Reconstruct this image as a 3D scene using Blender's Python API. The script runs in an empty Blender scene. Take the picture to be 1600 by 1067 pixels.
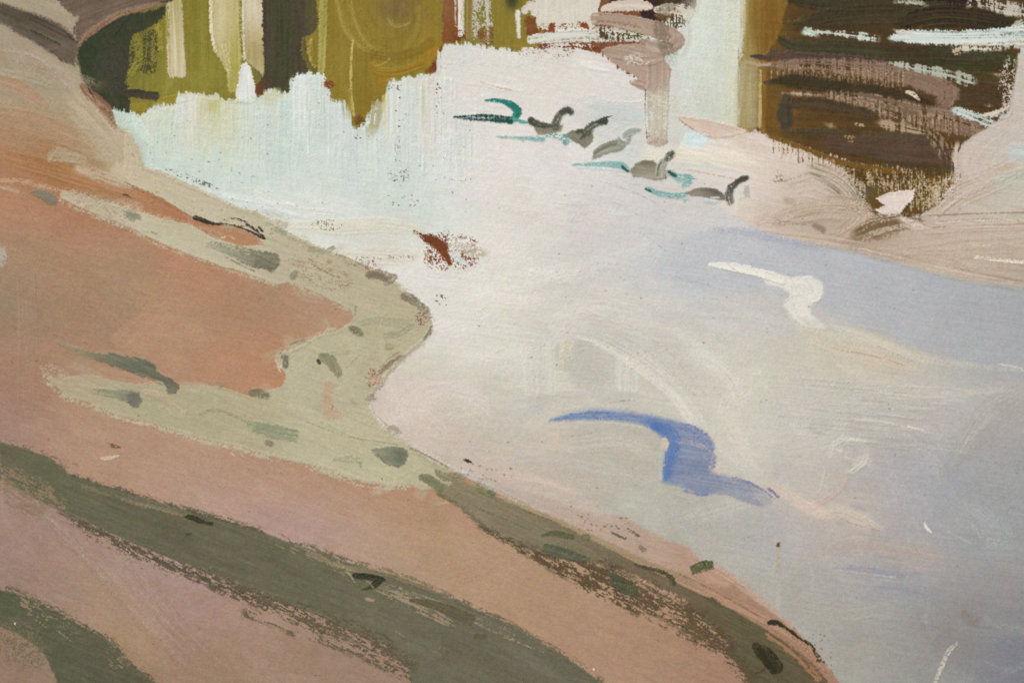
import bpy, math
import numpy as np
from mathutils import Vector

# ------------------------------------------------------------------ camera, sky, sun, exposure
PX = 0.0005                      # metres of painted surface per photograph pixel
HANG = 1.5                       # height of the picture's middle above the floor
sc = bpy.context.scene
cd = bpy.data.cameras.new('camera')
cam = bpy.data.objects.new('camera', cd)
sc.collection.objects.link(cam)
cd.lens = 70
cd.sensor_width = 36
cd.clip_start = 0.01
cd.clip_end = 500
cam.location = (0, -0.8 * 70 / 36, HANG)
cam.rotation_euler = (math.radians(90), 0, 0)
sc.camera = cam
SUN_EL, SUN_SIDE = math.radians(48), math.radians(38)
world = bpy.data.worlds.new('World')
sc.world = world
world.use_nodes = True
wt = world.node_tree
sky = wt.nodes.new('ShaderNodeTexSky')
sky.sky_type = 'NISHITA'
sky.sun_disc = False
sky.sun_elevation = SUN_EL
sky.sun_rotation = math.radians(180) + SUN_SIDE
wt.links.new(sky.outputs[0], wt.nodes['Background'].inputs[0])
wt.nodes['Background'].inputs[1].default_value = 0.10
to_sun = Vector((-math.sin(SUN_SIDE) * math.cos(SUN_EL), -math.cos(SUN_SIDE) * math.cos(SUN_EL), math.sin(SUN_EL)))
sd = bpy.data.lights.new('sun', 'SUN')
sd.energy = 3.0
sd.angle = math.radians(0.5)
sd.color = (1, 0.95, 0.88)
sun = bpy.data.objects.new('sun', sd)
sc.collection.objects.link(sun)
sun.rotation_euler = to_sun.to_track_quat('Z', 'Y').to_euler()
sc.view_settings.view_transform = 'Standard'
sc.view_settings.look = 'None'
sc.view_settings.exposure = 0.12
sc.view_settings.gamma = 1
sc.view_settings.use_curve_mapping = False
sc.cycles.use_denoising = False      # the canvas tooth is finer than a denoiser keeps
LIGHT = np.array([0.868, 0.876, 0.892])   # what sun and sky together give a matt white card here

# ------------------------------------------------------------------ the paint film
# Units are photograph pixels on the picture plane (x right, y down). Every brush load is laid down as
# pigment + thickness on one film; the film is then cut into one mesh for each area and stroke.
rng = np.random.default_rng(11)
MX0, MX1, MY0, MY1 = -200, 1800, -200, 1267
def axis(lo, a, b, hi, fine, coarse):
    return np.concatenate([np.arange(lo, a, coarse), np.arange(a, b, fine), np.arange(b, hi + 0.1, coarse)])
X = axis(MX0, -10, 1610, MX1, 1.25, 5.0)
Y = axis(MY0, -10, 1077, MY1, 1.25, 5.0)
W, H = len(X), len(Y)
XX, YY = np.meshgrid(X, Y)
XX = XX.astype(np.float32); YY = YY.astype(np.float32)
PIG = np.zeros((H, W, 3), np.float32)          # pigment with the light falloff mixed in, display values 0..255
THK = np.zeros((H, W), np.float32)             # thickness in pixels
OWN = np.zeros((H, W), np.int32)
TAB = rng.random((512, 512)).astype(np.float32)

def vn(u, v, seed=0):
    u = u + seed * 37.13; v = v + seed * 91.7
    iu = np.floor(u).astype(np.int32); iv = np.floor(v).astype(np.int32)
    fu = (u - iu).astype(np.float32); fv = (v - iv).astype(np.float32)
    fu = fu * fu * (3 - 2 * fu); fv = fv * fv * (3 - 2 * fv)
    a, b = iu & 511, (iu + 1) & 511
    c, d = iv & 511, (iv + 1) & 511
    t = TAB[c, a] * (1 - fu) + TAB[c, b] * fu
    s = TAB[d, a] * (1 - fu) + TAB[d, b] * fu
    return t * (1 - fv) + s * fv

def even(g):                                    # spread a noise evenly over 0..1
    z = (g - g.mean()) / g.std()
    return (1 / (1 + np.exp(-1.702 * z))).astype(np.float32)
def sst(a, b, x):
    t = np.clip((x - a) / (b - a + 1e-9), 0, 1)
    return t * t * (3 - 2 * t)
def rot(ang, x=None, y=None):
    c, s = math.cos(math.radians(ang)), math.sin(math.radians(ang))
    x = XX if x is None else x; y = YY if y is None else y
    return x * c + y * s, -x * s + y * c

iso = vn(XX / 1.5, YY / 1.5, 1) + 0.55 * vn(XX / 2.9, YY / 2.9, 2) + 0.35 * vn(XX / 13, YY / 13, 3)
ru, rv = rot(27)
GRAIN = {'I': even(iso),
         'V': even(0.9 * vn(XX / 2.3, YY / 20, 4) + 0.6 * vn(XX / 5.5, YY / 40, 5) + 0.6 * iso),
         'H': even(1.0 * vn(XX / 30, YY / 3.0, 6) + 0.6 * iso),
         'D': even(0.9 * vn(ru / 7, rv / 1.8, 7) + 0.5 * vn(ru / 14, rv / 4, 8) + 0.8 * iso)}
MID = vn(XX / 9, YY / 9, 9) + 0.6 * vn(XX / 4, YY / 4, 10) - 0.8
TOOTH = 0.8 * vn(XX / 2.0, YY / 2.0, 12) + 0.8 * vn(XX / 3.3, YY / 3.0, 13) + 0.35 * vn(XX / 7, YY / 7, 14) - 0.98

OWNERS = [('canvas_ground', None, None)]        # name, parent index, label
def own(name, parent=None, label=None):
    OWNERS.append((name, parent, label))
    return len(OWNERS) - 1

def P(s):
    if isinstance(s, str):
        return np.array([[float(q) for q in p.split(',')] for p in s.split()], np.float32)
    return np.array(s, np.float32)
def cool_down(c):                               # pigments as mixed: the blues are greyer than they look beside the pinks
    c = c - np.array([5, 7, 11], np.float32)
    k = np.clip(c[..., 2] - c[..., 0], 0, None)
    return np.stack([c[..., 0], c[..., 1] - .3 * k, c[..., 2] - .6 * k], -1)
def earth(c):
    return c - np.array([11, 7, 8], np.float32)
def sage_mix(c):
    return c + np.array([8, 6, 6], np.float32)
def umber(c):
    d = c.mean(-1, keepdims=True) < 122
    return np.where(d, c + np.array([9, 9, 5], np.float32), c - np.array([9, 6, 7], np.float32))
def deep(c):
    d = c.mean(-1, keepdims=True) < 100
    return np.where(d, c - np.array([6, 6, 6], np.float32), c - np.array([3, 4, 8], np.float32))
def plain(c): return c
PALETTE = [plain]
def C(c):
    if isinstance(c, np.ndarray): return c.astype(np.float32)
    return PALETTE[0](np.array(c, np.float32))

def window(x0, y0, x1, y1):
    a, b = np.searchsorted(X, x0), np.searchsorted(X, x1)
    c, d = np.searchsorted(Y, y0), np.searchsorted(Y, y1)
    return slice(c, max(d, c)), slice(a, max(b, a))

def field(samples, sigma=45, win=None, step=10):
    """smooth blend of colour samples (x, y, r, g, b)"""
    s = np.array(samples, np.float32)
    s[:, 2:] = PALETTE[0](s[:, 2:])
    x0, x1, y0, y1 = MX0, MX1, MY0, MY1
    gx = np.arange(x0, x1 + step, step, dtype=np.float32); gy = np.arange(y0, y1 + step, step, dtype=np.float32)
    GX, GY = np.meshgrid(gx, gy)
    acc = np.zeros(GX.shape + (3,), np.float32); ws = np.zeros(GX.shape, np.float32)
    for q in s:
        d2 = ((GX - q[0]) ** 2 + (GY - q[1]) ** 2) / sigma ** 2
        w = np.exp(-d2 / 2) + 2e-4 / (1 + d2) ** 2
        acc += w[..., None] * q[2:]; ws += w
    acc /= ws[..., None]
    sl = win or (slice(0, H), slice(0, W))
    u = (XX[sl] + 14 * (vn(XX[sl] / 40, YY[sl] / 40, 21) - .5) - x0) / step
    v = (YY[sl] + 14 * (vn(XX[sl] / 40, YY[sl] / 40, 22) - .5) - y0) / step
    u = np.clip(u, 0, len(gx) - 1.01); v = np.clip(v, 0, len(gy) - 1.01)
    iu = u.astype(int); iv = v.astype(int); fu = (u - iu)[..., None]; fv = (v - iv)[..., None]
    return (acc[iv, iu] * (1 - fu) + acc[iv, iu + 1] * fu) * (1 - fv) + (acc[iv + 1, iu] * (1 - fu) + acc[iv + 1, iu + 1] * fu) * fv

def lay(sl, a, col, oid, cover, th, relief):
    PIG[sl] = PIG[sl] * (1 - a[..., None]) + col * a[..., None]
    THK[sl] = THK[sl] + a * th * relief
    if oid is not None:
        o = OWN[sl]; o[cover > 0.5] = oid

def F(poly, col, oid=None, rough=2.0, soft=1.0, dryw=0, grain='I', ang=0, slen=90, swid=3.0, amp=5, op=1.0, th=0.35, sigma=45, smooth=True, spots=()):
    """an area of paint with a brushed edge; col is one colour or a list of samples"""
    p = P(poly)
    if smooth:
        p = spline(p, closed=True, step=9)
    m = max(12, dryw * 1.5, soft * 2) + rough * 2
    sl = window(p[:, 0].min() - m, p[:, 1].min() - m, p[:, 0].max() + m, p[:, 1].max() + m)
    x, y = XX[sl], YY[sl]
    if x.size == 0: return
    k = 2 if x.size > 40000 else 1                    # distance on a thinner grid, then stretched
    xs, ys = x[::k, ::k], y[::k, ::k]
    d2 = np.full(xs.shape, 1e12, np.float32); ins = np.zeros(xs.shape, bool)
    n = len(p)
    for i in range(n):
        ax, ay = p[i]; bx, by = p[(i + 1) % n]
        dx, dy = bx - ax, by - ay
        L = dx * dx + dy * dy + 1e-9
        t = np.clip(((xs - ax) * dx + (ys - ay) * dy) / L, 0, 1)
        np.minimum(d2, (xs - ax - t * dx) ** 2 + (ys - ay - t * dy) ** 2, out=d2)
        if ay != by:
            hit = ((ay > ys) != (by > ys)) & (xs < (ys - ay) * dx / (dy if dy else 1e-9) + ax)
            ins ^= hit
    d = np.sqrt(d2) * np.where(ins, 1, -1)
    if k > 1:
        d = np.repeat(np.repeat(d, 2, 0), 2, 1)[:x.shape[0], :x.shape[1]]
        e = d.copy(); e[1:-1, 1:-1] = (d[:-2, 1:-1] + d[2:, 1:-1] + d[1:-1, :-2] + d[1:-1, 2:] + 2 * d[1:-1, 1:-1]) / 6; d = e
    cover = sst(-soft - .5, soft + .5, d)
    d = d + rough * 1.1 * MID[sl] + rough * 2.2 * (GRAIN[grain][sl] - .5)
    a = sst(-soft, soft, d)
    if dryw:
        a = np.maximum(sst(0.0, 0.26, np.clip(d / dryw, -1, 1) * 0.75 + 0.42 - GRAIN[grain][sl]) * sst(-dryw * .75, 0, d), sst(dryw * .8, dryw, d))
    u, v = rot(ang, x, y)
    st = vn(u / slen, v / swid, 31) + 0.6 * vn(u / (slen * .45), v / (swid * 2.6), 32) - 0.8
    c = field(col, sigma, sl) if isinstance(col, list) else np.broadcast_to(C(col), x.shape + (3,)).copy()
    for (sx, sy, rx, ry, an, cc, k2) in spots:
        pu, pv = rot(an, x - sx, y - sy)
        w = k2 * np.exp(-((pu / rx) ** 2 + (pv / ry) ** 2) * (0.8 + 0.5 * MID[sl]))
        c = c * (1 - w[..., None]) + C(cc) * w[..., None]
    c = c + (st * amp * 1.6)[..., None]
    relief = 0.6 + 0.7 * st + 0.5 * sst(3.5, 0.5, np.abs(d - 1.5))
    lay(sl, a * op, c, oid, cover, th, relief)

def spline(p, closed=False, step=4.0):
    n = len(p)
    if n == 2 and not closed:
        L = np.hypot(*(p[1] - p[0])); k = max(2, int(L / step))
        t = np.linspace(0, 1, k + 1)[:, None]
        return p[0] * (1 - t) + p[1] * t
    out = []
    for i in range(n if closed else n - 1):
        if closed:
            a, b, c, d = p[i - 1], p[i], p[(i + 1) % n], p[(i + 2) % n]
        else:
            a, b, c, d = p[max(i - 1, 0)], p[i], p[i + 1], p[min(i + 2, n - 1)]
        k = max(1, int(np.hypot(*(c - b)[:2]) / step))
        t = np.arange(k)[:, None] / k
        q = 0.5 * (2 * b + (c - a) * t + (2 * a - 5 * b + 4 * c - d) * t ** 2 + (3 * b - a - 3 * c + d) * t ** 3) if not closed else \
            0.5 * (2 * b + .7 * (c - a) * t + (2 * a - 5 * b + 4 * c - d) * t ** 2 * .7 + .3 * 2 * (c - b) * t + (3 * b - a - 3 * c + d) * t ** 3 * .7 - .3 * 0)
        if closed:                                     # gentler: mostly straight with slightly eased corners
            lin = b + (c - b) * t
            cr = 0.5 * (2 * b + (c - a) * t + (2 * a - 5 * b + 4 * c - d) * t ** 2 + (3 * b - a - 3 * c + d) * t ** 3)
            q = 0.35 * lin + 0.65 * cr
        out.append(q)
    if not closed:
        out.append(p[-1:])
    return np.concatenate(out).astype(np.float32)

SEED = [0]
def S(pts, w, col, oid=None, dry=(0, 0), grain='I', soft=1.0, op=1.0, col2=None, mix=0.5, th=0.8, br=1.8, rough=0.8, cap=(0.5, 0.5), fade=(0, 0), amp=8, blen=60, ragged=0.35):
    """one brush stroke: pts path, w width (one value or one for each point), col colour or colours along it"""
    SEED[0] += 1; sd_ = SEED[0]
    p0 = P(pts)
    ww = np.full(len(p0), w, np.float32) if np.isscalar(w) else np.array(w, np.float32)
    if len(ww) != len(p0): ww = np.interp(np.linspace(0, 1, len(p0)), np.linspace(0, 1, len(ww)), ww).astype(np.float32)
    Lg = np.hypot(*np.diff(p0, axis=0).T).sum()
    q = spline(np.column_stack([p0, ww]), step=max(2.5, Lg / 70)) if len(p0) > 2 else np.column_stack([spline(p0, step=max(2.5, Lg / 70)), np.linspace(ww[0], ww[-1], len(spline(p0, step=max(2.5, Lg / 70))))])
    p, hw = q[:, :2], np.maximum(q[:, 2], .6) / 2
    seg = np.diff(p, axis=0); sl_ = np.hypot(seg[:, 0], seg[:, 1]) + 1e-6
    cum = np.concatenate([[0], np.cumsum(sl_)]); L = cum[-1]
    m = hw.max() + 6
    sl = window(p[:, 0].min() - m, p[:, 1].min() - m, p[:, 0].max() + m, p[:, 1].max() + m)
    x, y = XX[sl], YY[sl]
    if x.size == 0: return
    best = np.full(x.shape, 1e12, np.float32); s = np.zeros_like(best); t = np.zeros_like(best); hh = np.ones_like(best)
    n = len(seg)
    for i in range(n):
        ux, uy = seg[i] / sl_[i]
        rx, ry = x - p[i, 0], y - p[i, 1]
        al = rx * ux + ry * uy
        ac = np.clip(al, 0, sl_[i])
        dd = (rx - ac * ux) ** 2 + (ry - ac * uy) ** 2
        k = dd < best
        best = np.where(k, dd, best)
        if i == 0: al = np.minimum(al, sl_[i]); sg = np.where(al < 0, al, ac)
        elif i == n - 1: sg = np.maximum(al, 0)
        else: sg = ac
        if n == 1: sg = al
        s = np.where(k, cum[i] + sg, s)
        t = np.where(k, rx * (-uy) + ry * ux, t)
        f = ac / sl_[i]
        hh = np.where(k, hw[i] * (1 - f) + hw[i + 1] * f, hh)
    tn = t / hh
    bris = vn(t / br + sd_ * 3.1, s / blen, 40) * .65 + vn(t / (br * 2.7), s / (blen * 1.4), 41 + sd_ % 7) * .35
    G = GRAIN[grain][sl]
    edge = (1 - np.abs(tn)) * hh + rough * (1.1 * MID[sl] + 2.0 * (G - .5))
    rag = vn(t / (br * 1.3), np.zeros_like(t), 50 + sd_ % 11) - .5
    e0 = s - cap[0] * hh * (np.clip(np.abs(tn), 0, 1) ** 2) + rag * ragged * hh + hh * .45 * (1 if cap[0] else 0)
    e1 = (L - s) - cap[1] * hh * (np.clip(np.abs(tn), 0, 1) ** 2) + rag * ragged * hh + hh * .45 * (1 if cap[1] else 0)
    sf = max(soft, .6)
    cover = sst(-sf, sf, (1 - np.abs(tn)) * hh) * sst(-2, 2, e0) * sst(-2, 2, e1)
    a = sst(-sf * .6, sf * 1.2, edge) * sst(-sf, sf * 1.5 + fade[0], e0) * sst(-sf, sf * 1.5 + fade[1], e1)
    fr = np.clip(s / L, 0, 1)
    if isinstance(dry, (int, float)): dry = (dry, dry)
    D = np.interp(fr, np.linspace(0, 1, len(dry)), dry)
    if max(dry) > 0:
        mixg = even(0.5 * (bris - .5) * 3 + 1.0 * (G - .5)) if x.size > 50 else G
        a = a * sst(D - .18, D + .16, mixg)
    if isinstance(col, list):
        cs = np.array([C(c) for c in col]); xs = np.linspace(0, 1, len(cs))
        c = np.stack([np.interp(fr, xs, cs[:, k]) for k in range(3)], -1)
    else:
        c = np.broadcast_to(C(col), x.shape + (3,)).copy()
    if col2 is not None:
        mk = (sst(.5 - .25, .5 + .25, bris + (mix - .5)))[..., None]
        c = c * (1 - mk) + C(col2) * mk
    c = c + ((bris - .5) * 2.6 * amp)[..., None]
    relief = 0.35 + 0.9 * bris + 0.55 * np.exp(-((np.abs(tn) - .9) / .16) ** 2)
    lay(sl, (a * op).astype(np.float32), c.astype(np.float32), oid, cover, th, relief)
    return

def local(x, y):
    return PIG[min(np.searchsorted(Y, y), H - 1), min(np.searchsorted(X, x), W - 1)]

def inside(poly, x, y):
    c = False; n = len(poly)
    for i in range(n):
        ax, ay = poly[i]; bx, by = poly[(i + 1) % n]
        if (ay > y) != (by > y) and x < (y - ay) * (bx - ax) / (by - ay) + ax: c = not c
    return c

def scumble(poly, n, length, width, ang, jit=6, op=.5, dry=.35, tint=None, th=.25, spread=12, bend=.15, grain='I', only=None):
    """n loose strokes worked into wet paint: local colour, slightly changed"""
    p = P(poly); x0, y0 = p.min(0); x1, y1 = p.max(0); k = 0; tries = 0
    while k < n and tries < n * 20:
        tries += 1
        x, y = rng.uniform(x0, x1), rng.uniform(y0, y1)
        if not inside(p, x, y): continue
        if only is not None and OWN[min(np.searchsorted(Y, y), H - 1), min(np.searchsorted(X, x), W - 1)] not in only: continue
        k += 1
        a = math.radians((ang(x, y) if callable(ang) else ang) + rng.normal(0, spread))
        L = length * rng.uniform(.5, 1.4); b = rng.normal(0, bend) * L
        ca, sa = math.cos(a), math.sin(a)
        pts = [(x - ca * L / 2, y - sa * L / 2), (x - sa * b, y + ca * b), (x + ca * L / 2, y + sa * L / 2)]
        c = local(x, y) + rng.normal(0, jit) + rng.normal(0, jit * .35, 3)
        if tint is not None and rng.random() < .5: c = c * .7 + .3 * C(tint[rng.integers(len(tint))])
        S(pts, width * rng.uniform(.6, 1.4), c, None, dry=(dry * .4, dry, dry * 1.6), soft=3, op=op, th=th, amp=5, fade=(6, L * .3), grain=grain)

def specks(x0, y0, x1, y1, n, col, r=(0.8, 1.8), op=.85, ang=0):
    for _ in range(n):
        x, y = rng.uniform(x0, x1), rng.uniform(y0, y1); q = rng.uniform(*r); e = rng.uniform(.8, 2.2); a = math.radians(ang + rng.normal(0, 30))
        sl = window(x - 7, y - 7, x + 7, y + 7)
        if XX[sl].size == 0: continue
        dx, dy = XX[sl] - x, YY[sl] - y
        u, v = dx * math.cos(a) + dy * math.sin(a), -dx * math.sin(a) + dy * math.cos(a)
        w = op * sst(1.25, .5, np.sqrt((u / (q * e)) ** 2 + (v / q) ** 2))
        PIG[sl] = PIG[sl] * (1 - w[..., None]) + C(col) * w[..., None]

def stipple(x0, y0, x1, y1, col, dens=.25, grain='I', op=.9, ang=0, oid=None, th=.2):
    """underpaint or dragged colour caught only on the tooth, inside a soft ellipse"""
    cx, cy, rx, ry = (x0 + x1) / 2, (y0 + y1) / 2, abs(x1 - x0) / 2, abs(y1 - y0) / 2
    R = max(rx, ry) + 8
    sl = window(cx - R, cy - R, cx + R, cy + R)
    if XX[sl].size == 0: return
    u, v = rot(ang, XX[sl] - cx, YY[sl] - cy)
    e = np.clip(1.25 - ((u / rx) ** 2 + (v / ry) ** 2), 0, 1)
    th_ = 1 - dens * np.minimum(e * 1.6, 1)
    w = op * sst(th_ - .09, th_ + .09, GRAIN[grain][sl]) * (e > .02)
    PIG[sl] = PIG[sl] * (1 - w[..., None]) + C(col) * w[..., None]
    THK[sl] += w * th
# ------------------------------------------------------------------ laying in the picture
PIG[:] = C((122, 80, 56)) + (MID * 14)[..., None]
def T(txt):
    return [tuple(float(q) for q in s.replace(':', ',').split(',')) for s in txt.split()]

WATER = T('''220,240:195,214,208 235,262:188,214,212 300,205:204,211,198 290,170:207,209,202 345,190:196,194,150 400,200:206,214,209 280,255:200,216,211
350,250:207,217,208 400,290:204,217,212 350,292:200,217,214 380,322:215,221,220 430,160:206,214,205 470,140:212,221,217 500,200:201,214,211 450,230:197,215,211
550,230:206,215,214 620,180:206,215,211 650,150:211,212,206 700,200:207,210,205 750,220:213,212,208 600,260:206,215,211 450,300:212,218,212 550,300:206,217,212
600,300:200,215,210 700,310:211,216,211 780,300:216,213,207 500,342:215,217,211 600,352:212,210,201 780,380:218,216,210 720,80:206,209,203 780,80:211,215,210
720,115:215,212,206 780,112:220,215,208 850,100:207,206,199 900,120:213,209,203 850,140:218,212,206 900,150:222,215,208 980,160:215,210,205 950,182:199,204,203
900,172:214,212,208 960,200:206,208,206 850,200:218,214,210 900,240:216,211,208 800,240:222,216,212 850,260:216,214,211 1080,100:208,214,209 1120,100:208,215,208
1130,50:212,219,213 1120,15:212,215,206 1150,150:206,206,189 1100,180:206,210,205 1060,160:210,212,208 1040,200:207,206,199 1120,205:209,212,205 1100,-60:210,214,206
850,330:212,208,203 820,300:216,212,206 950,330:206,204,201 1050,345:205,203,201 1130,325:214,209,205 1100,300:215,210,205 820,400:210,207,200 900,400:204,202,199
1000,380:197,198,199 1050,420:190,196,202 1100,440:182,191,201 1080,400:196,198,200 850,450:205,203,195 950,450:200,198,192 1000,470:203,200,194 1100,480:198,196,190
850,520:203,201,192 950,510:198,196,189 1150,500:200,197,192 1180,465:191,191,191 1150,370:191,196,206 1200,395:181,187,197 1300,430:180,184,190 1400,460:175,180,187
1500,480:172,175,181 1580,500:165,169,176 1550,525:168,172,177 1450,520:178,180,183 1300,480:187,188,189 1220,490:193,193,191 650,450:215,214,208 700,480:213,212,206
750,470:215,213,203 780,520:212,210,200 700,520:213,212,206 680,565:207,207,195 760,560:210,211,201 700,600:209,203,193 650,620:211,199,189 750,620:206,201,191
620,640:209,197,187 700,650:206,196,187 780,640:200,199,190 760,700:201,191,183 800,680:200,195,187 720,700:203,191,181 790,740:198,183,173 850,560:206,205,196
930,570:189,187,179 870,600:195,192,181 820,640:195,192,183 850,700:200,191,182 830,720:203,192,182 950,700:192,187,178 900,740:190,186,178 1000,740:190,187,178
880,762:199,186,178 850,775:195,179,168 1100,570:200,197,188 1180,560:200,197,186 1050,600:196,193,183 1180,650:203,200,190 1150,620:200,198,186 1200,700:198,195,185
1180,740:199,193,182 1300,560:205,196,178 1400,555:202,191,174 1250,550:199,196,183 1450,560:190,186,178 1550,560:171,172,173 1500,600:180,178,172 1300,620:188,186,180
1400,640:186,183,173 1500,640:178,174,166 1580,620:172,169,163 1300,680:188,185,175 1250,700:188,186,176 1230,660:195,190,178 1400,710:172,168,165 1480,720:165,165,165
1560,720:158,156,154 1580,780:152,155,155 1450,760:164,166,171 1350,770:170,165,162 1300,770:187,178,168 1500,780:158,160,160 1430,790:164,167,174 1250,770:190,182,169
1000,800:190,188,180 1050,850:182,180,173 1150,830:178,177,172 1130,900:176,172,165 1200,830:169,169,166 1250,820:172,168,165 1300,800:192,181,165 1350,820:187,174,162
1300,850:178,168,159 1420,860:171,162,155 1450,840:168,162,157 1550,830:150,153,152 1400,830:165,163,161 1350,890:159,160,166 1420,915:155,160,167 1300,920:165,162,155
1250,920:168,165,155 1480,900:157,156,154 1560,900:150,147,145 1330,980:158,156,146 1400,1000:152,150,143 1250,1000:165,163,155 1300,1040:160,158,149 1450,1040:148,148,141
1500,980:143,139,137 1550,1000:139,142,147 1590,1050:127,134,147 1590,980:139,140,145 1480,960:145,143,140 1540,950:150,149,149''')  # colours include light falloff, dimmer towards the edges and bottom
BANK = T('''0,90:168,151,129 60,72:162,143,123 90,112:172,153,133 20,108:170,149,128 100,160:172,159,136 40,122:169,154,130 140,200:176,162,136 30,190:173,143,115
60,215:172,135,106 110,215:178,144,114 20,240:166,124,94 60,262:161,112,75 180,240:178,163,136 210,250:178,165,138 100,280:166,116,77 150,300:169,119,84 250,315:175,122,90
300,340:179,126,96 380,370:180,134,104 30,320:180,135,110 100,350:186,137,114 200,370:183,137,114 60,400:174,137,111 100,450:178,141,116 200,430:174,139,113 300,420:182,136,110
350,450:186,138,112 400,480:188,138,112 470,460:194,142,118 520,500:197,148,122 300,500:178,142,115 150,500:173,139,115 30,500:166,136,113 20,450:169,141,119 250,560:183,143,117
350,570:190,141,115 400,560:192,142,115 430,600:194,141,113 40,560:178,139,115 100,600:180,141,118 30,620:173,132,116 10,670:162,130,118 60,680:173,139,122 150,650:181,145,122
250,680:182,146,123 350,690:185,148,125 200,720:178,143,122 300,750:180,148,131 380,770:182,149,135 400,730:185,146,121 450,740:188,148,122 550,760:187,146,120 650,780:188,143,118
700,790:187,145,118 420,790:184,151,138 480,820:183,151,140 550,830:181,152,136 650,830:180,150,123 700,850:179,148,122 600,860:181,149,130 700,900:178,146,123 780,860:181,148,122
800,900:178,145,121 850,950:177,143,119 900,1000:175,141,118 1000,980:174,139,116 950,920:178,145,121 1100,1030:171,136,115 1150,1050:166,129,110 50,830:166,139,122
100,900:165,139,120 20,850:163,139,122 30,900:159,133,113 150,930:166,139,112 200,900:169,142,129 250,950:167,140,122 300,980:165,133,118 220,1000:164,135,102 300,900:171,142,131
350,1000:165,135,112 400,1000:164,135,115 450,1020:160,131,112 550,1040:161,132,115 280,1050:158,129,109 350,1050:156,128,106 600,1050:160,131,115 420,950:169,140,118
20,1030:152,122,106 50,1020:151,128,109''')  # bank colours carry the same light falloff at edges and bottom

def nudge(lst, x0, y0, x1, y1, d):
    return [(q[0], q[1], q[2] + d[0], q[3] + d[1], q[4] + d[2]) if x0 <= q[0] <= x1 and y0 <= q[1] <= y1 else q for q in lst]
BANK = nudge(BANK, -9, 440, 160, 640, (-9, -6, -6)); BANK = nudge(BANK, 340, 440, 530, 610, (-9, -4, -5)); BANK = nudge(BANK, 400, 720, 720, 800, (-6, -4, -4)); BANK = nudge(BANK, -9, 820, 120, 920, (-3, -5, -3)); BANK = nudge(BANK, 60, 340, 240, 440, (-6, -1, -2))
WATER = nudge(WATER, 880, 680, 1060, 860, (-8, -7, -8)); WATER = nudge(WATER, 600, 600, 810, 760, (-8, -8, -9)); WATER = nudge(WATER, 1420, 460, 1600, 540, (-5, -4, -5)); WATER = nudge(WATER, 1480, 940, 1600, 1067, (-6, -7, -9))
BANK = nudge(BANK, 380, 440, 545, 520, (-6, 2, 4)); BANK = nudge(BANK, 0, 790, 460, 1000, (3, 1, 6)); WATER = nudge(WATER, 1200, 580, 1600, 1067, (4, 5, 9)); WATER = nudge(WATER, 560, 370, 1190, 640, (4, 4, 5)); WATER = nudge(WATER, 700, 60, 1000, 330, (3, 3, 4))
# the parts of the painting
P_REFL = own('tree_reflection_paint', None, 'olive and dark green tree reflections hanging into the pale water')
P_FAR = own('far_bank_paint', None, 'dark brown and ochre far bank in the upper right')
P_WATER = own('water_paint', None, 'pale blue, white and grey water across the middle and right')
P_SHORE = own('far_shore_paint', None, 'pinkish tan shore swirling below the dark far bank')
P_BANK = own('bank_paint', None, 'salmon pink sloping bank on the left')
P_SAGE = own('bank_edge_paint', None, 'sage grey strip winding along the water edge')
def st(parent, label=None, name='brush_stroke'): return own(name, parent, label)

# --- olive reflections, top left
F('180,-210 840,-210 840,90 700,100 600,220 500,180 200,190 180,120', (126, 116, 50), P_REFL, rough=3, ang=90, amp=6,
  spots=[(300, 60, 60, 90, 0, (124, 118, 46), .8), (440, 60, 40, 90, 0, (74, 70, 50), .9), (215, 60, 20, 50, 0, (84, 84, 50), .6), (320, 120, 60, 30, 0, (138, 130, 58), .6)])
scumble('230,-40 520,-40 520,150 210,150', 26, 90, 22, 90, jit=7, op=.5)
F('265,5 250,12 215,22 200,16 180,30 155,45 135,58 122,75 119,95 128,125 140,140 165,160 180,190 189,206 200,200 206,178 203,160 200,135 197,128 203,100 203,70 206,58 235,42 252,30 262,16', (58, 60, 42), st(P_REFL, 'dark green rounded bush reflection'), rough=2, ang=60, amp=4,
  spots=[(140, 90, 22, 40, 0, (48, 60, 38), .8), (180, 110, 26, 40, 0, (68, 64, 52), .8), (195, 190, 14, 14, 0, (52, 70, 38), .7)])
S('180,55 190,40 200,30', 2.5, (42, 40, 30), op=.7)
S('236,50 236,80 230,112', [18, 26, 22], (74, 70, 44), st(P_REFL), dry=(.35, .55, .45), rough=2)
S('213,70 210,110', 14, (70, 70, 46), None, dry=.55, rough=2)
S('248,40 252,80', 10, (150, 140, 60), None, dry=.4, op=.8)
S('212,55 218,90 205,118', 12, (140, 130, 52), None, dry=.4, op=.8)
S('195,146 220,147 246,151', [14, 14, 15], (66, 60, 48), st(P_REFL), rough=1.2, soft=1.5)
S('205,168 228,168', 12, (140, 122, 44), None, op=.8); S('250,160 300,150', 14, (148, 134, 48), None, op=.7)
stipple(180, 172, 206, 206, (172, 184, 168), .16)
S('262,60 263,110', 5, (160, 110, 85), None, dry=.4)
for x_, c_ in ((306, (118, 112, 48)), (318, (134, 124, 54)), (296, (128, 116, 50))):
    S([(x_, -30), (x_ + 1, 110)], 12, c_, None, op=.55, soft=3, th=.3)
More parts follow.
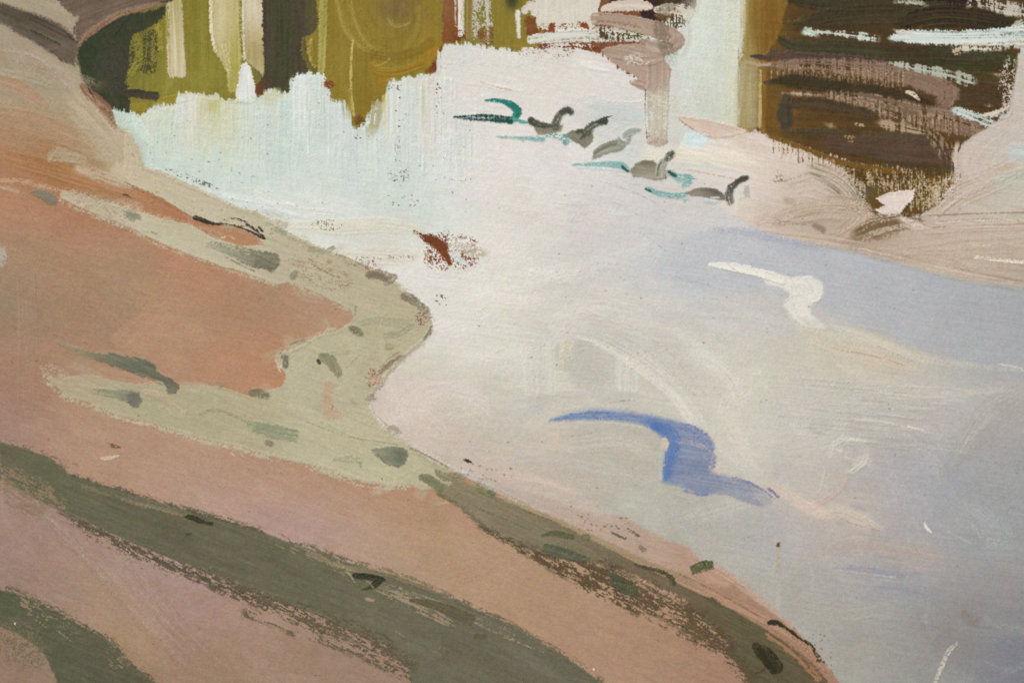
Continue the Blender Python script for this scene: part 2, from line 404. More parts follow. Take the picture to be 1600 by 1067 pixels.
# pale upright strokes
o = st(P_REFL, 'pale beige upright stroke with a rounded foot')
S('270,-40 273,30 277,116', [26, 27, 29], [(165, 152, 95), (178, 165, 122), (190, 178, 142)], o, col2=(200, 188, 156), mix=.3, cap=(.5, .25), amp=6, th=1.0)
S('262,10 262,60', 6, (140, 130, 60), None, dry=.3, op=.8)
o = st(P_REFL, 'broad beige and olive upright stroke')
F('329,-60 372,-60 375,50 378,95 371,140 360,150 356,140 354,115 345,95 335,80 328,45', (180, 170, 118), o, ang=90, rough=1.2, amp=8, th=.8, spots=[(366, 110, 14, 60, 0, (158, 148, 72), .85), (343, 30, 14, 50, 0, (192, 180, 142), .8)])
S('331,-30 330,40 337,82', 5, (214, 202, 174), None, dry=.2, th=1.2); S('350,70 360,120', 8, (190, 180, 132), None, dry=.3)
S('372,-30 376,60', 5, (170, 155, 100), None, dry=.3)
o = st(P_REFL, 'pinkish cream upright stroke fading to tan')
F('380,-60 413,-60 413,60 414,112 411,120 405,112 385,95 381,60', (186, 172, 136), o, ang=90, rough=1.0, amp=8, th=.8, spots=[(396, 12, 20, 50, 0, (204, 194, 168), .9), (396, 85, 20, 32, 0, (160, 142, 92), .9)])
S('380,-20 380,50 382,95', 4, (212, 204, 184), None, th=1.2, op=.8)
F('369,160 371,134 374,112 378,101 384,98 390,104 395,118 399,136 402,160', (214, 215, 206), st(P_REFL, 'white pointed peak of water light'), rough=1, ang=85, amp=6, th=.9)
# dark green upright band
F('414,-60 502,-60 500,20 494,45 481,62 484,85 492,108 470,116 455,122 450,146 400,150 401,132 412,120', (72, 67, 50), st(P_REFL, 'dark green upright band of shade'), rough=1.5, ang=90, amp=5,
  spots=[(440, 70, 18, 60, 0, (62, 66, 42), .8), (420, 60, 8, 80, 0, (74, 64, 52), .7), (490, 20, 14, 30, 0, (92, 84, 48), .8), (470, 40, 10, 60, 0, (70, 62, 50), .7), (405, 138, 9, 12, 0, (108, 66, 42), .9)])
S('480,60 482,85 492,110', [16, 22, 14], (104, 94, 46), st(P_REFL), dry=.15, rough=1.5)
# golden reflection
GOLD = st(P_REFL, 'golden olive tree reflection with swirled brushwork')
F('500,-60 692,-60 691,40 692,70 680,92 664,112 640,118 606,128 600,145 582,162 576,180 565,198 556,196 545,172 516,160 505,112 488,104 478,62 498,42', (134, 115, 48), GOLD, rough=1.2, ang=90, amp=4,
  spots=[(625, 15, 30, 25, 0, (112, 90, 58), .85), (676, 88, 18, 26, 0, (152, 116, 34), .85), (600, 125, 14, 14, 0, (150, 112, 34), .9), (570, 150, 20, 40, 0, (124, 104, 40), .6), (560, 190, 7, 8, 0, (108, 72, 38), .7), (530, 100, 14, 40, 0, (140, 120, 52), .7)])
S('506,-30 505,40 502,112', 13, (150, 142, 72), st(P_REFL), dry=.1, col2=(160, 152, 84), amp=7)
S('486,62 483,85 492,106', 6, (160, 146, 78), None, dry=.2, op=.8)
for d_, c_ in ((0, (152, 134, 66)), (10, (140, 120, 52)), (20, (150, 132, 62)), (34, (132, 112, 48))):
    S([(524 + d_, -20), (530 + d_, 18), (541 + d_, 50), (562 + d_ * .8, 72), (585 + d_ * .7, 84 - d_ * .3)], 9, c_, st(P_REFL) if d_ == 0 else None, dry=.2, op=.75, br=1.8, amp=10, soft=2)
for r_ in (0, 9, 18):
    S([(560 + r_, 0), (575 + r_, 35), (605, 58 - r_ * .6), (635 - r_, 42), (650 - r_, 5)], 9, (140, 120, 54) if r_ != 9 else (130, 110, 48), None, op=.35, br=1.6, amp=7, soft=4)
S('607,30 620,42 640,36', 7, (152, 136, 72), None, op=.6, br=1.5, dry=.2)
S('655,10 652,50 632,78', 9, (144, 124, 54), None, op=.6, br=1.6, soft=3)
S('578,84 610,88 650,80 676,62', 16, (126, 104, 44), st(P_REFL), op=.75, br=2, amp=9, soft=3)
S('582,100 590,112 625,112 660,100', 14, (134, 108, 42), st(P_REFL), op=.8, br=1.8, amp=10, soft=2, col2=(148, 116, 40))
S('585,104 600,100 610,92', 3, (166, 146, 72), None, op=.8)
S('552,64 549,100 549,140 553,182', [4, 4, 4, 6], (178, 164, 96), st(P_REFL, 'thin pale upright ridge'), dry=.1, th=1.4)
S('546,140 548,175', 5, (160, 140, 70), None, op=.7)
stipple(554, 180, 572, 200, (104, 66, 38), .35)
stipple(500, 126, 524, 140, (116, 66, 42), .9); stipple(498, 148, 520, 160, (128, 80, 60), .8)
# rust gap and dragged whites
F('690,-60 718,-60 716,60 690,68 684,112 664,114 690,72', (124, 76, 44), st(P_REFL, 'rusty brown gap between the strokes'), rough=2, ang=90, spots=[(698, 8, 12, 25, 0, (132, 98, 62), .8), (678, 104, 14, 10, 0, (108, 60, 36), .8)])
S('718,-30 718,56', [17, 14], (192, 184, 168), st(P_REFL), dry=(.05, .1, .45), grain='V', col2=(212, 206, 192))
S('735,-30 733,60', 12, (146, 122, 80), st(P_REFL), dry=.15, grain='V')
S('755,-30 756,64', 32, (186, 180, 166), st(P_REFL, 'dragged greyish white upright stroke, broken'), dry=(.25, .3, .42, .66), grain='I', rough=2, br=4, amp=4)
stipple(705, 45, 730, 66, (112, 64, 40), .5); stipple(745, 42, 780, 70, (116, 68, 44), .55)
F('770,-60 824,-60 824,40 838,70 836,80 800,76 774,72', (132, 118, 52), st(P_REFL, 'olive block beside the pale gap'), ang=90, rough=1.5, amp=5, spots=[(800, 2, 9, 12, 0, (56, 56, 38), .9), (815, 72, 25, 8, 0, (142, 120, 52), .8)])
F('822,26 840,30 840,55 822,56', (118, 76, 44), None, rough=2)
S('809,18 811,60', [9, 6], (210, 206, 192), st(P_REFL), dry=.1); S('818,20 830,8 836,24', 12, (206, 196, 184), st(P_REFL), rough=1.5)

PALETTE[0] = deep
# --- far bank, top right
F('1150,-210 1810,-210 1810,90 1600,330 1480,330 1425,345 1370,342 1330,300 1310,262 1195,215 1160,150', (90, 71, 47), P_FAR, rough=2, ang=4, amp=5,
  spots=[(1205, 60, 32, 90, 0, (128, 98, 48), .95), (1212, 175, 34, 34, 0, (120, 90, 42), .95), (1400, 60, 170, 80, 0, (78, 66, 44), .8), (1440, 38, 26, 12, 0, (94, 82, 32), .7), (1300, 192, 50, 8, 8, (100, 76, 40), .7), (1380, 235, 60, 20, 15, (94, 74, 42), .6), (1390, 290, 60, 40, 0, (92, 72, 36), .9)])
B_ = lambda pts, w, c, label=None, **k: S(pts, w, c, st(P_FAR, label), **dict(dict(soft=3.2, rough=1.8, grain='V', amp=6, dry=(.08, .05, .12), br=1.8, blen=70, cap=(.9, .7), fade=(8, 14)), **k))
B_('1216,-4 1300,6 1420,4 1505,2', [10, 26, 26, 22], (76, 71, 54), col2=(64, 60, 44))
B_('1235,42 1300,28 1400,22 1482,42', [12, 30, 34, 20], (78, 67, 50), col2=(70, 66, 48))
B_('1392,-20 1470,-10 1540,2', 30, (56, 46, 36))
B_('1400,38 1480,24 1592,40', [20, 38, 26], (62, 55, 38), col2=(84, 72, 34), mix=.3)
B_('1206,33 1230,36 1262,32', 8, (98, 80, 48), dry=.45)
B_('1206,54 1222,64 1245,74 1310,77 1400,84 1500,88 1592,96', [6, 14, 22, 26, 26, 28, 26], (74, 65, 51), 'long dark stroke across the far bank', col2=(72, 72, 52))
B_('1450,100 1520,104 1585,100', 22, (70, 68, 46))
B_('1198,86 1212,82 1232,88', 14, (84, 70, 62))
B_('1185,92 1215,88 1280,91 1360,96 1392,99', [5, 16, 18, 16, 8], (92, 76, 66))
B_('1480,120 1550,128 1590,130', 26, (84, 72, 50), dry=.2)
B_('1480,150 1540,148 1575,165', 40, (88, 72, 52), col2=(76, 62, 46))
B_('1195,102 1300,104 1380,112 1440,126 1480,146 1466,170', [10, 26, 30, 34, 36, 22], (152, 129, 116), 'mauve stroke curling at its right end', dry=(.2, .25, .2, .05, .1), col2=(124, 102, 88), th=.9, amp=11)
for i in range(70):
    x_ = 1205 + i * 3.0 + rng.normal(0, .8); S([(x_, 104 + (x_ - 1200) * .03 + rng.uniform(-3, 4)), (x_ + rng.normal(0, .7), 118 + (x_ - 1200) * .10 + rng.uniform(-6, 8))], rng.uniform(1.8, 3.0), [(176, 152, 128), (152, 128, 104), (118, 94, 66)][i % 3], None, dry=.2, th=.9, op=.8)
B_('1194,128 1240,127 1330,138 1400,148 1458,163', [4, 22, 20, 18, 8], (76, 65, 48), 'dark pointed stroke under the mauve one', col2=(66, 60, 42))
B_('1285,148 1350,158 1420,176 1490,192 1535,206', [12, 26, 34, 36, 26], (160, 138, 121), 'dragged mauve stroke broken by upright ridges', dry=(.2, .2, .3, .25, .05), col2=(120, 98, 80))
for i in range(66):
    x_ = 1300 + i * 3.1 + rng.normal(0, .8); y_ = 148 + (x_ - 1285) * .22; S([(x_, y_ + rng.uniform(-8, 2)), (x_ + rng.normal(0, .7), y_ + rng.uniform(8, 22))], rng.uniform(1.8, 3.0), [(178, 154, 132), (96, 76, 50), (156, 132, 108)][i % 3], None, dry=.2, th=.9, op=.8)
B_('1218,146 1250,147 1288,150', [4, 7, 6], (178, 158, 140), dry=.2)
B_('1420,150 1445,158 1462,166', 12, (72, 58, 42))
S('1415,144 1426,147 1437,157', [5, 7, 4], (206, 194, 178), st(P_FAR), dry=.1)
B_('1215,160 1290,164 1372,180', [14, 18, 12], (82, 69, 54))
B_('1228,143 1226,175 1228,210', [8, 26, 16], (78, 69, 58), 'upright dark lens shaped dab', dry=0, grain='I')
B_('1370,192 1410,200 1455,210', [14, 16, 6], (166, 146, 124), dry=(.2, .35, .5))
B_('1288,193 1300,198 1312,203', [10, 8, 3], (152, 132, 106))
S('1336,194 1350,197', 5, (170, 152, 125), None, dry=.3)
B_('1232,206 1300,208 1330,210', [12, 14, 12], (84, 72, 54))
B_('1345,212 1400,216 1458,220', 16, (88, 76, 60))
B_('1288,222 1360,230 1440,240 1496,254', [18, 36, 44, 34], (92, 77, 66), 'broad dull purple brown stroke', col2=(92, 74, 60))
B_('1380,262 1440,262 1500,268', 22, (86, 72, 54))
S('1318,216 1334,218', 10, (150, 128, 100), None, dry=.5, grain='V')
B_('1450,205 1470,225 1478,250', 26, (142, 124, 104), dry=(.55, .6, .7), br=1.8)
# pale strokes of far water
B_('1393,4 1420,3 1453,10', [4, 8, 5], (172, 172, 158), dry=.1, soft=1.3, grain='I')
B_('1508,12 1530,4 1575,14 1620,20', [8, 20, 22, 18], (186, 178, 168), 'broken pale stroke at the top right edge', dry=(.45, .5, .4, .3))
B_('1580,55 1600,40 1630,36', 22, (182, 176, 166), dry=.45)
B_('1251,54 1264,50 1282,58', [6, 14, 8], (196, 206, 194), dry=.1, soft=1.3, grain='I')
B_('1264,50 1320,54 1376,62', [5, 8, 14], (194, 200, 190), dry=(.2, .25, .35), soft=1.3)
B_('1386,61 1420,58 1500,60 1580,58 1640,54', [6, 20, 24, 30, 34], (194, 207, 206), 'broad pale blue stroke of water through the dark bank', dry=(0, 0, .05, .05, 0), col2=(206, 212, 206), th=1.1, soft=1.3, grain='I')
B_('1394,46 1408,51 1430,50', [4, 8, 4], (200, 202, 192), soft=1.3, grain='I')
B_('1488,74 1540,74 1610,68', 14, (200, 192, 178), dry=(.5, .5, .3))
S('1491,82 1500,80', 12, (190, 170, 150), None, dry=.35)
B_('1386,97 1420,105 1480,116 1512,126 1530,131', [6, 11, 15, 18, 4], (170, 174, 162), 'pale grey streaked stroke tapering right', dry=(.2, .45, .3, .2, .3), br=1.7, soft=1.3)
B_('1552,116 1566,120', 9, (184, 176, 164), dry=.2); B_('1538,165 1556,166', 4, (200, 188, 176))
B_('1485,170 1520,182 1562,200', [10, 16, 12], (186, 196, 190), 'pale blue wedge above the shore lobe', dry=(.1, .15, .1), br=1.8, soft=1.3, grain='I')
S('1538,181 1556,178 1577,168', [8, 11, 8], (206, 196, 186), st(P_FAR), dry=.2, th=1.0)
S('1560,186 1576,180 1578,165', 6, (62, 46, 34), None, dry=.3)
stipple(1560, 100, 1590, 165, (194, 182, 170), .3)
# ochre column at its left side
o = own('column_reflection_paint', None, 'ochre upright reflection left of the dark bank')
F('1164,-60 1240,-60 1216,60 1200,84 1196,208 1184,200 1152,198 1156,110 1162,80', (134, 108, 60), o, ang=90, rough=1.2, soft=2, amp=7,
  spots=[(1204, 40, 22, 70, 0, (126, 94, 46), .9), (1168, 150, 16, 60, 0, (176, 166, 128), .95), (1166, 40, 7, 90, 0, (158, 142, 90), .8), (1193, 165, 7, 40, 0, (128, 92, 44), .9)])
S('1188,110 1187,200', 5, (176, 160, 116), None, dry=.25, grain='V'); S('1176,105 1176,195', 6, (160, 150, 110), None, dry=.3, grain='V', op=.7)
S('1172,88 1190,90 1204,92', [4, 9, 7], (90, 74, 70), st(o)); S('1166,98 1184,101 1204,101', [5, 8, 6], (168, 146, 130), st(o), dry=.2); S('1194,130 1206,126', 7, (88, 72, 66), None, op=.8)

PALETTE[0] = cool_down
# --- water
TOP = '205,172 214,178 222,180 230,166 250,161 274,159 279,143 300,141 338,145 345,152 372,155 400,147 410,139 425,137 440,142 450,140 453,124 460,113 480,110 507,112 510,124 506,132 514,140 518,154 540,157 545,168 550,188 558,199 568,190 576,174 580,158 596,154 603,132 608,122 650,116 682,113 682,82 690,68 706,63 735,65 760,72 800,75 830,73 880,66 920,68 938,78 970,105 1000,120 1008,100 1010,60 1000,40 1040,30 1086,14 1100,-210 1168,-210 1166,0 1160,60 1156,110 1154,205 1196,210 1240,224 1280,240 1312,254 1320,280 1340,300'
F('-210,1290 -210,150 150,160 ' + TOP + ' 1350,330 1420,340 1480,310 1495,240 1530,208 1576,170 1588,120 1590,70 1810,70 1810,1290', WATER, P_WATER, rough=2.0, dryw=9, grain='V', ang=8, slen=50, swid=1.9, amp=2.2, sigma=36, th=.4, smooth=False)
# upright brushing in the upper left water
U_ = lambda x, y0, y1, w, c, op=.75, dry=.18, label=None: S([(x, y0 + 9), (x + rng.normal(0, 1), (y0 + y1) / 2), (x + rng.normal(0, 2), y1 + 10)], w, c, st(P_WATER, label) if label is not None else None, op=op, dry=(dry * .5, dry, dry * 2), grain='V', soft=2, fade=(0, 60), cap=(.3, .4), th=.7, amp=7, ragged=.6)
for x_, a_, b_, w_, c_ in ((240, 168, 250, 20, (206, 210, 196)), (262, 164, 260, 18, (200, 206, 186)), (283, 146, 215, 16, (208, 214, 212)), (300, 144, 250, 18, (212, 212, 200)), (318, 146, 210, 14, (196, 196, 164)), (335, 150, 205, 18, (186, 182, 122)),
        (356, 156, 240, 18, (208, 208, 186)), (385, 150, 260, 24, (204, 217, 212)), (425, 140, 170, 36, (196, 194, 150)), (410, 170, 280, 24, (200, 212, 206)), (470, 114, 220, 22, (215, 222, 220)), (495, 114, 230, 24, (204, 214, 206)), (445, 150, 290, 20, (194, 213, 208)),
        (525, 158, 260, 24, (208, 214, 212)), (548, 200, 300, 20, (202, 214, 214)), (580, 185, 290, 20, (206, 216, 212)), (602, 140, 230, 10, (198, 190, 140)), (615, 126, 260, 22, (209, 216, 208)), (640, 120, 260, 24, (205, 212, 208)), (668, 118, 250, 22, (213, 209, 200)), (700, 120, 270, 26, (208, 212, 208)), (725, 200, 300, 26, (207, 214, 210)), (660, 122, 200, 6, (196, 200, 176))):
    U_(x_, a_, b_, w_, c_)
for i in range(60):                                     # fine upright bristle tracks
    x_ = rng.uniform(225, 760); y_ = rng.uniform(165, 260) if x_ < 690 else rng.uniform(90, 250)
    if OWN[np.searchsorted(Y, y_), np.searchsorted(X, x_)] != P_WATER: continue
    S([(x_, y_), (x_ + rng.normal(0, 1), y_ + rng.uniform(30, 90))], rng.uniform(1.6, 3.5), local(x_, y_) + rng.normal(0, 7), None, op=.6, dry=.3, grain='V', th=.5)
scumble('220,200 720,130 760,330 420,320 250,270', 70, 70, 18, 90, jit=4, op=.45, dry=.25, spread=5, grain='V', tint=[(190, 214, 214), (222, 224, 218)])
S('222,236 226,256 260,276 300,292', [6, 12, 12, 8], (192, 216, 216), None, op=.7, soft=3)
S('212,182 224,208 240,226', [14, 16, 10], (206, 218, 210), None, op=.8, dry=.15, br=1.8)
S('350,305 420,318 460,322', 8, (226, 228, 226), None, op=.6, soft=2); S('405,326 440,334 465,337', 9, (204, 218, 226), None, op=.6, soft=3)
S('400,300 460,330 520,336', 18, (216, 218, 212), None, op=.5, dry=.2)
def swirl(x, y):
    return 25 + 30 * math.sin(x / 160) + 22 * math.cos(y / 130)
MIDW = '690,80 1000,130 1010,230 1100,330 1600,470 1600,1067 1310,1067 1200,950 1000,860 800,760 600,650 690,480 480,350 700,330'
scumble(MIDW, 110, 120, 34, swirl, jit=3.0, op=.4, dry=.25, spread=20)
scumble('800,380 1600,500 1600,900 1000,820 700,560', 60, 150, 14, lambda x, y: 12 + 18 * math.sin(x / 140), jit=4, op=.3, dry=.4, spread=8)
scumble(MIDW, 130, 80, 9, swirl, jit=4.5, op=.45, dry=.45, spread=18, tint=[(222, 218, 206), (186, 188, 188)])
scumble('560,480 900,480 900,640 640,700 590,640', 40, 90, 16, lambda x, y: 60 - (x - 600) * .25, jit=4, op=.45, dry=.3, spread=20, tint=[(212, 198, 186), (214, 214, 204)])
# sage tinted shallows beside the bank
S('440,352 520,355 600,352 660,362', [10, 26, 26, 10], (212, 209, 194), st(P_WATER), op=.75, dry=.15, soft=4)
S('540,395 600,400 650,400', [14, 30, 20], (210, 208, 194), None, op=.6, dry=.2, soft=4)
# pale strip above the ducks and block between the reflections
F('836,-60 940,-60 937,18 934,30 930,46 890,52 838,46 836,30', (211, 207, 195), st(P_WATER, 'cream block under the top edge'), rough=2, dryw=5, ang=90, amp=3)
S('826,64 880,58 930,56 1000,62', [14, 22, 20, 8], (209, 210, 202), st(P_WATER), dry=(.1, .05, .1, .3), rough=1.5)
F('856,38 868,36 869,50 858,51', (128, 74, 48), st(P_WATER, None, 'underpaint_gap'), rough=2); F('903,37 918,34 920,46 904,46', (128, 74, 48), st(P_WATER, None, 'underpaint_gap'), rough=2)
stipple(872, 36, 902, 50, (130, 80, 56), .18); stipple(836, 36, 856, 54, (124, 76, 50), .3)
S('830,72 880,72 905,73 938,80', [6, 7, 8, 11], (120, 74, 52), st(P_WATER, 'rusty line above the pale water'), dry=(.45, .5, .35, .15), rough=1.6)
stipple(810, 74, 900, 92, (150, 120, 80), .14)
S('908,100 930,104 952,110', [6, 14, 6], (226, 223, 216), st(P_WATER), soft=2)
S('750,128 780,138 820,142', [4, 8, 3], (224, 218, 208), None, op=.7); S('750,127 775,137 800,141', 1.6, (176, 140, 112), None, op=.6)
# dark top and mauve brushwork
o = own('shadow_patch_paint', None, 'dark brown patch touching the top edge')
F('944,-60 1094,-60 1084,12 1056,16 1030,16 1022,24 1050,46 1028,44 1000,32 1000,18 985,12 948,12', (62, 51, 42), o, rough=1.2)
S('1064,34 1066,60 1058,80', 30, (204, 208, 200), None, soft=4)
S('942,-8 950,3', 10, (140, 110, 90), None, op=.7)
S('940,16 965,10 1000,9 1019,12', [8, 18, 18, 8], (208, 196, 184), st(P_WATER, 'pale pink lobe beside the dark patch'), rough=1.3)
S('1023,16 1050,16 1078,24', [10, 22, 26], (204, 198, 182), st(P_WATER, 'cream lobe beside the dark patch'), dry=(.05, .2, .1), grain='V')
stipple(1028, 22, 1076, 46, (84, 74, 60), .45, 'V')
S('930,50 965,52 1008,60', [16, 20, 14], (204, 200, 188), None, soft=2)
stipple(930, 38, 1012, 64, (74, 62, 48), .3, 'V'); stipple(960, 46, 1010, 62, (84, 82, 62), .35)
P_MAUVE = own('mauve_reflection_paint', None, 'mauve trunk reflection crossing the pale water, right of centre')
M_ = lambda pts, w, c, **k: S(pts, w, c, st(P_MAUVE), **dict(dict(rough=1.0, br=2.0, amp=8, th=.9, col2=(158, 136, 122), mix=.35, dry=.04), **k))
F('940,82 965,71 995,69 1012,76 1042,82 1036,96 1049,108 1044,132 1026,138 1012,150 1008,140 983,128 1000,122 975,110', (174, 154, 141), P_MAUVE, rough=1.2, ang=35, amp=5)
M_('1028,100 1028,140 1027,180 1027,224', [36, 36, 34, 30], [(172, 152, 140), (176, 160, 146), (190, 184, 168), (196, 192, 176), (184, 170, 156)], dry=(0, .05, .2, .1), col2=None)
M_('926,29 960,32 1010,42 1048,56 1064,70', [20, 22, 26, 26, 20], (174, 155, 141))
M_('1060,66 1040,76 1012,70 1000,64', [20, 22, 18, 8], (176, 157, 143))
M_('942,80 975,84 1010,92 1034,88', [8, 24, 24, 16], (176, 157, 144))
M_('984,128 1000,132 1010,137', [6, 14, 14], (180, 162, 150))
stipple(975, 84, 1018, 104, (206, 200, 186), .35)
S('1009,140 1008,175 1011,218', 1.8, (110, 88, 74), None, op=.8, dry=.2)
S('1030,150 1060,160', 20, (196, 194, 176), None, op=.5, dry=.3, br=1.6); S('1012,150 1040,165 1075,170', 14, (204, 202, 188), None, op=.5, dry=.35, br=1.5)
S('1012,222 1026,218 1042,222', 8, (182, 166, 156), None, op=.8)
F('928,160 1008,168 1006,195 960,198 925,178', (196, 203, 203), None, op=.7, soft=8, rough=4)
S('945,156 985,160 1002,158', 2.5, (222, 218, 212), None, dry=.3)
# column edge of the pale upright water
scumble('1060,0 1150,0 1150,200 1050,200', 24, 110, 26, 90, jit=4, op=.4, dry=.2, spread=4, tint=[(212, 220, 214), (196, 200, 182)])
S('1146,-20 1142,120 1138,200', 26, (204, 206, 184), None, op=.55, soft=8, dry=.1)

PALETTE[0] = plain
S('1163,-30 1160,60 1156,130 1153,200', [12, 12, 16, 14], (180, 170, 138), None, op=.65, soft=5, dry=.05, grain='V', br=1.6)
S('1172,100 1170,150 1170,204', 26, (160, 148, 112), None, op=.6, soft=4, dry=.15, grain='V', br=1.6)
S('1163,-30 1161,90', 5, (196, 184, 144), None, op=.7, dry=.25, grain='V')
PALETTE[0] = lambda c: c + np.array([2, 0, -3], np.float32)
# --- far shore
SHORE = T('''1180,230:206,194,183 1150,255:215,205,193 1100,240:219,212,198 1200,260:209,197,187 1070,225:205,214,212 1220,300:199,187,177 1270,320:182,168,155 1300,345:174,158,143 1230,340:189,175,163 1400,345:182,167,154
1500,330:191,178,167 1580,330:189,179,165 1500,380:184,170,156 1400,385:178,162,147 1350,382:166,149,132 1450,400:186,170,155 1550,400:178,165,151 1580,435:172,158,143 1560,290:188,182,170 1540,230:192,181,173 1590,240:186,190,186
1500,250:189,176,168 1580,280:180,181,168 1590,120:190,182,173 1170,300:212,203,193 1250,370:186,172,156 1200,330:196,183,172 1120,270:214,208,198 1700,300:184,175,164 1480,430:180,166,150 1600,455:168,160,148''')
F('1090,205 1120,214 1160,206 1196,212 1240,226 1290,244 1320,262 1330,300 1350,328 1380,342 1425,344 1470,318 1494,280 1490,248 1505,222 1532,206 1572,186 1578,166 1586,120 1590,84 1810,80 1810,520 1600,455 1500,438 1400,411 1300,386 1200,370 1160,345 1120,320 1175,300 1170,272 1120,262 1060,232 1072,212', SHORE, P_SHORE, rough=.9, soft=2.2, grain='V', ang=14, slen=60, swid=1.9, amp=5, sigma=34, smooth=False)
# pale upright ridges dragged over the dark
for i in range(60):
    x_ = 1206 + i * 2.6 + rng.normal(0, .8); y_ = 216 + (x_ - 1200) * .31
    S([(x_, y_ + rng.uniform(-7, 2)), (x_ + rng.normal(0, .6), y_ + rng.uniform(8, 26))], rng.uniform(1.8, 2.8), [(206, 190, 174), (110, 84, 48), (196, 178, 160)][i % 3], None, dry=.2, th=.9, op=.85)
for i in range(80):
    x_ = 1304 + i * 2.5 + rng.normal(0, .7); y_ = 256 + (x_ - 1310) * .10
    S([(x_, y_ + rng.uniform(-7, 3)), (x_ + rng.normal(0, .6), y_ + rng.uniform(16, 34) + (14 if x_ > 1430 else 0))], rng.uniform(1.8, 2.6), [(184, 166, 138), (98, 76, 40), (166, 144, 112)][i % 3], None, dry=.2, th=.9, op=.85)
o = own('ochre_hollow_paint', None, 'dark ochre hollow above the white blob on the far shore')
F('1330,284 1352,284 1380,292 1392,300 1374,310 1378,322 1368,332 1382,342 1362,336 1348,318 1336,300', (92, 72, 38), o, rough=1.5, spots=[(1352, 298, 18, 10, 10, (92, 86, 68), .9)])
F('1424,314 1440,296 1466,292 1486,276 1478,300 1466,322 1436,334 1414,338', (94, 74, 40), o, rough=2, dryw=6, grain='V')
S('1196,210 1260,234 1320,256 1400,270 1490,286', [8, 9, 10, 10, 8], (108, 82, 42), None, dry=.1, grain='V', soft=2)
S('1330,272 1390,278 1445,272 1480,272', 14, (84, 66, 34), None, dry=.3, grain='V')
S('1500,250 1494,272 1474,298 1446,322', [12, 18, 20, 14], (186, 170, 152), None, dry=.5, grain='V', soft=5, rough=2.5, br=4)
S('1496,226 1492,248 1500,266', 14, (188, 172, 158), None, dry=.5, grain='V', soft=5, rough=2.5, br=4)
for i in range(90):
    x_ = 1318 + i * 1.95 + rng.normal(0, .8); y_ = 262 + abs(x_ - 1395) * .02 + rng.uniform(0, 26) + max(0, x_ - 1420) * .12
    S([(x_, y_), (x_ + rng.normal(0, .6), y_ + rng.uniform(12, 26))], rng.uniform(1.6, 2.6), [(188, 170, 144), (170, 150, 120), (198, 182, 160)][i % 3], None, dry=.25, th=.7, op=.75)
S('1326,296 1345,316 1366,336', [10, 16, 12], (178, 160, 140), None, dry=.5, grain='I', soft=5, rough=2.5, br=4)
S('1334,318 1360,340 1400,346 1430,340', 12, (176, 158, 138), None, dry=.5, grain='V', soft=4, rough=2, br=4)
S('1580,90 1578,130 1572,168', 16, (190, 178, 166), None, dry=.55, grain='I', soft=5, rough=2.5, br=4)
for x_ in range(1424, 1492, 4):
    S([(x_, 290), (x_ + rng.normal(0, 1), 316 + rng.uniform(0, 16))], 2.4, (178, 160, 132), None, dry=.3, th=.9)
for k_ in range(11):
    r_ = k_ * 4.2
    S([(1222 + r_ * .6, 282 + r_ * .5), (1270 + r_ * .1, 268 + r_ * .75), (1318 - r_ * .3, 284 + r_ * .75), (1338 - r_ * .6, 312 + r_ * .3), (1324 - r_ * .6, 332)], 3.4, [(196, 182, 166), (142, 130, 110), (188, 172, 156)][k_ % 3], None, op=.6, dry=.3, br=1.6, th=.28)
    S([(1205 + r_ * .5, 352 - r_ * .2), (1262, 332 + r_ * .35), (1320 - r_ * .2, 326 + r_ * .5), (1352 - r_ * .6, 340 + r_ * .4), (1330 - r_ * .8, 366)], 3.4, [(194, 178, 162), (158, 142, 124), (184, 168, 150)][k_ % 3], None, op=.6, dry=.3, br=1.6, th=.28)
    S([(1452 + r_ * .3, 346 - r_ * .1), (1486 + r_ * .3, 318 - r_ * .1), (1530 + r_ * .4, 288 + r_ * .1), (1600, 262 + r_ * .3)], 3.4, [(198, 184, 172), (164, 146, 132), (188, 174, 160)][k_ % 3], None, op=.55, dry=.3, br=1.6, th=.28)
    S([(1360 + r_, 392 + r_ * .3), (1440 + r_, 384 + r_ * .5), (1520, 372 + r_ * 1.1), (1620, 366 + r_ * 1.4)], 3.0, [(196, 180, 166), (164, 146, 130), (188, 172, 156)][k_ % 3], None, op=.5, dry=.35, br=1.6, th=.28)
S('1062,236 1100,238 1150,246 1180,256', [14, 26, 24, 12], (224, 216, 200), None, op=.6, soft=8)
W_ = lambda pts, w, c, label=None, **k: S(pts, w, c, st(P_SHORE, label), **dict(dict(br=1.6, amp=8, th=.45, dry=(.1, .2, .28), rough=1.4, soft=4, col2=(164, 150, 134), mix=.4, fade=(14, 20)), **k))
F('1369,310 1384,302 1404,299 1430,297 1427,312 1415,322 1406,336 1396,341 1378,335 1367,329 1382,322', (211, 199, 191), st(P_SHORE, 'white blob inside the dark ochre hollow'), rough=1.2, ang=80, amp=4, th=.9)
W_('1262,262 1300,276 1326,296 1336,318 1318,328', [20, 36, 40, 36, 24], (192, 178, 162), 'curved bristly stroke turning down', col2=(122, 112, 92))
W_('1215,300 1260,296 1300,306', [20, 34, 30], (196, 182, 170), col2=None, op=.6)
W_('1205,345 1260,330 1310,326 1345,336 1330,356 1300,374', [20, 38, 44, 40, 34, 20], (188, 172, 156), 'looping tan stroke on the shore', col2=(160, 142, 124))
W_('1330,372 1370,356 1420,346 1450,352', [22, 34, 26, 14], (150, 130, 106), col2=(112, 92, 68), mix=.55, dry=(.2, .3, .45))
W_('1318,380 1370,372 1420,366', 14, (146, 126, 102), op=.6, dry=.3)
S('1270,352 1284,358 1286,366', [10, 12, 4], (138, 118, 100), None, op=.8, soft=3); S('1225,312 1240,316', 12, (166, 150, 134), None, op=.6, soft=4)
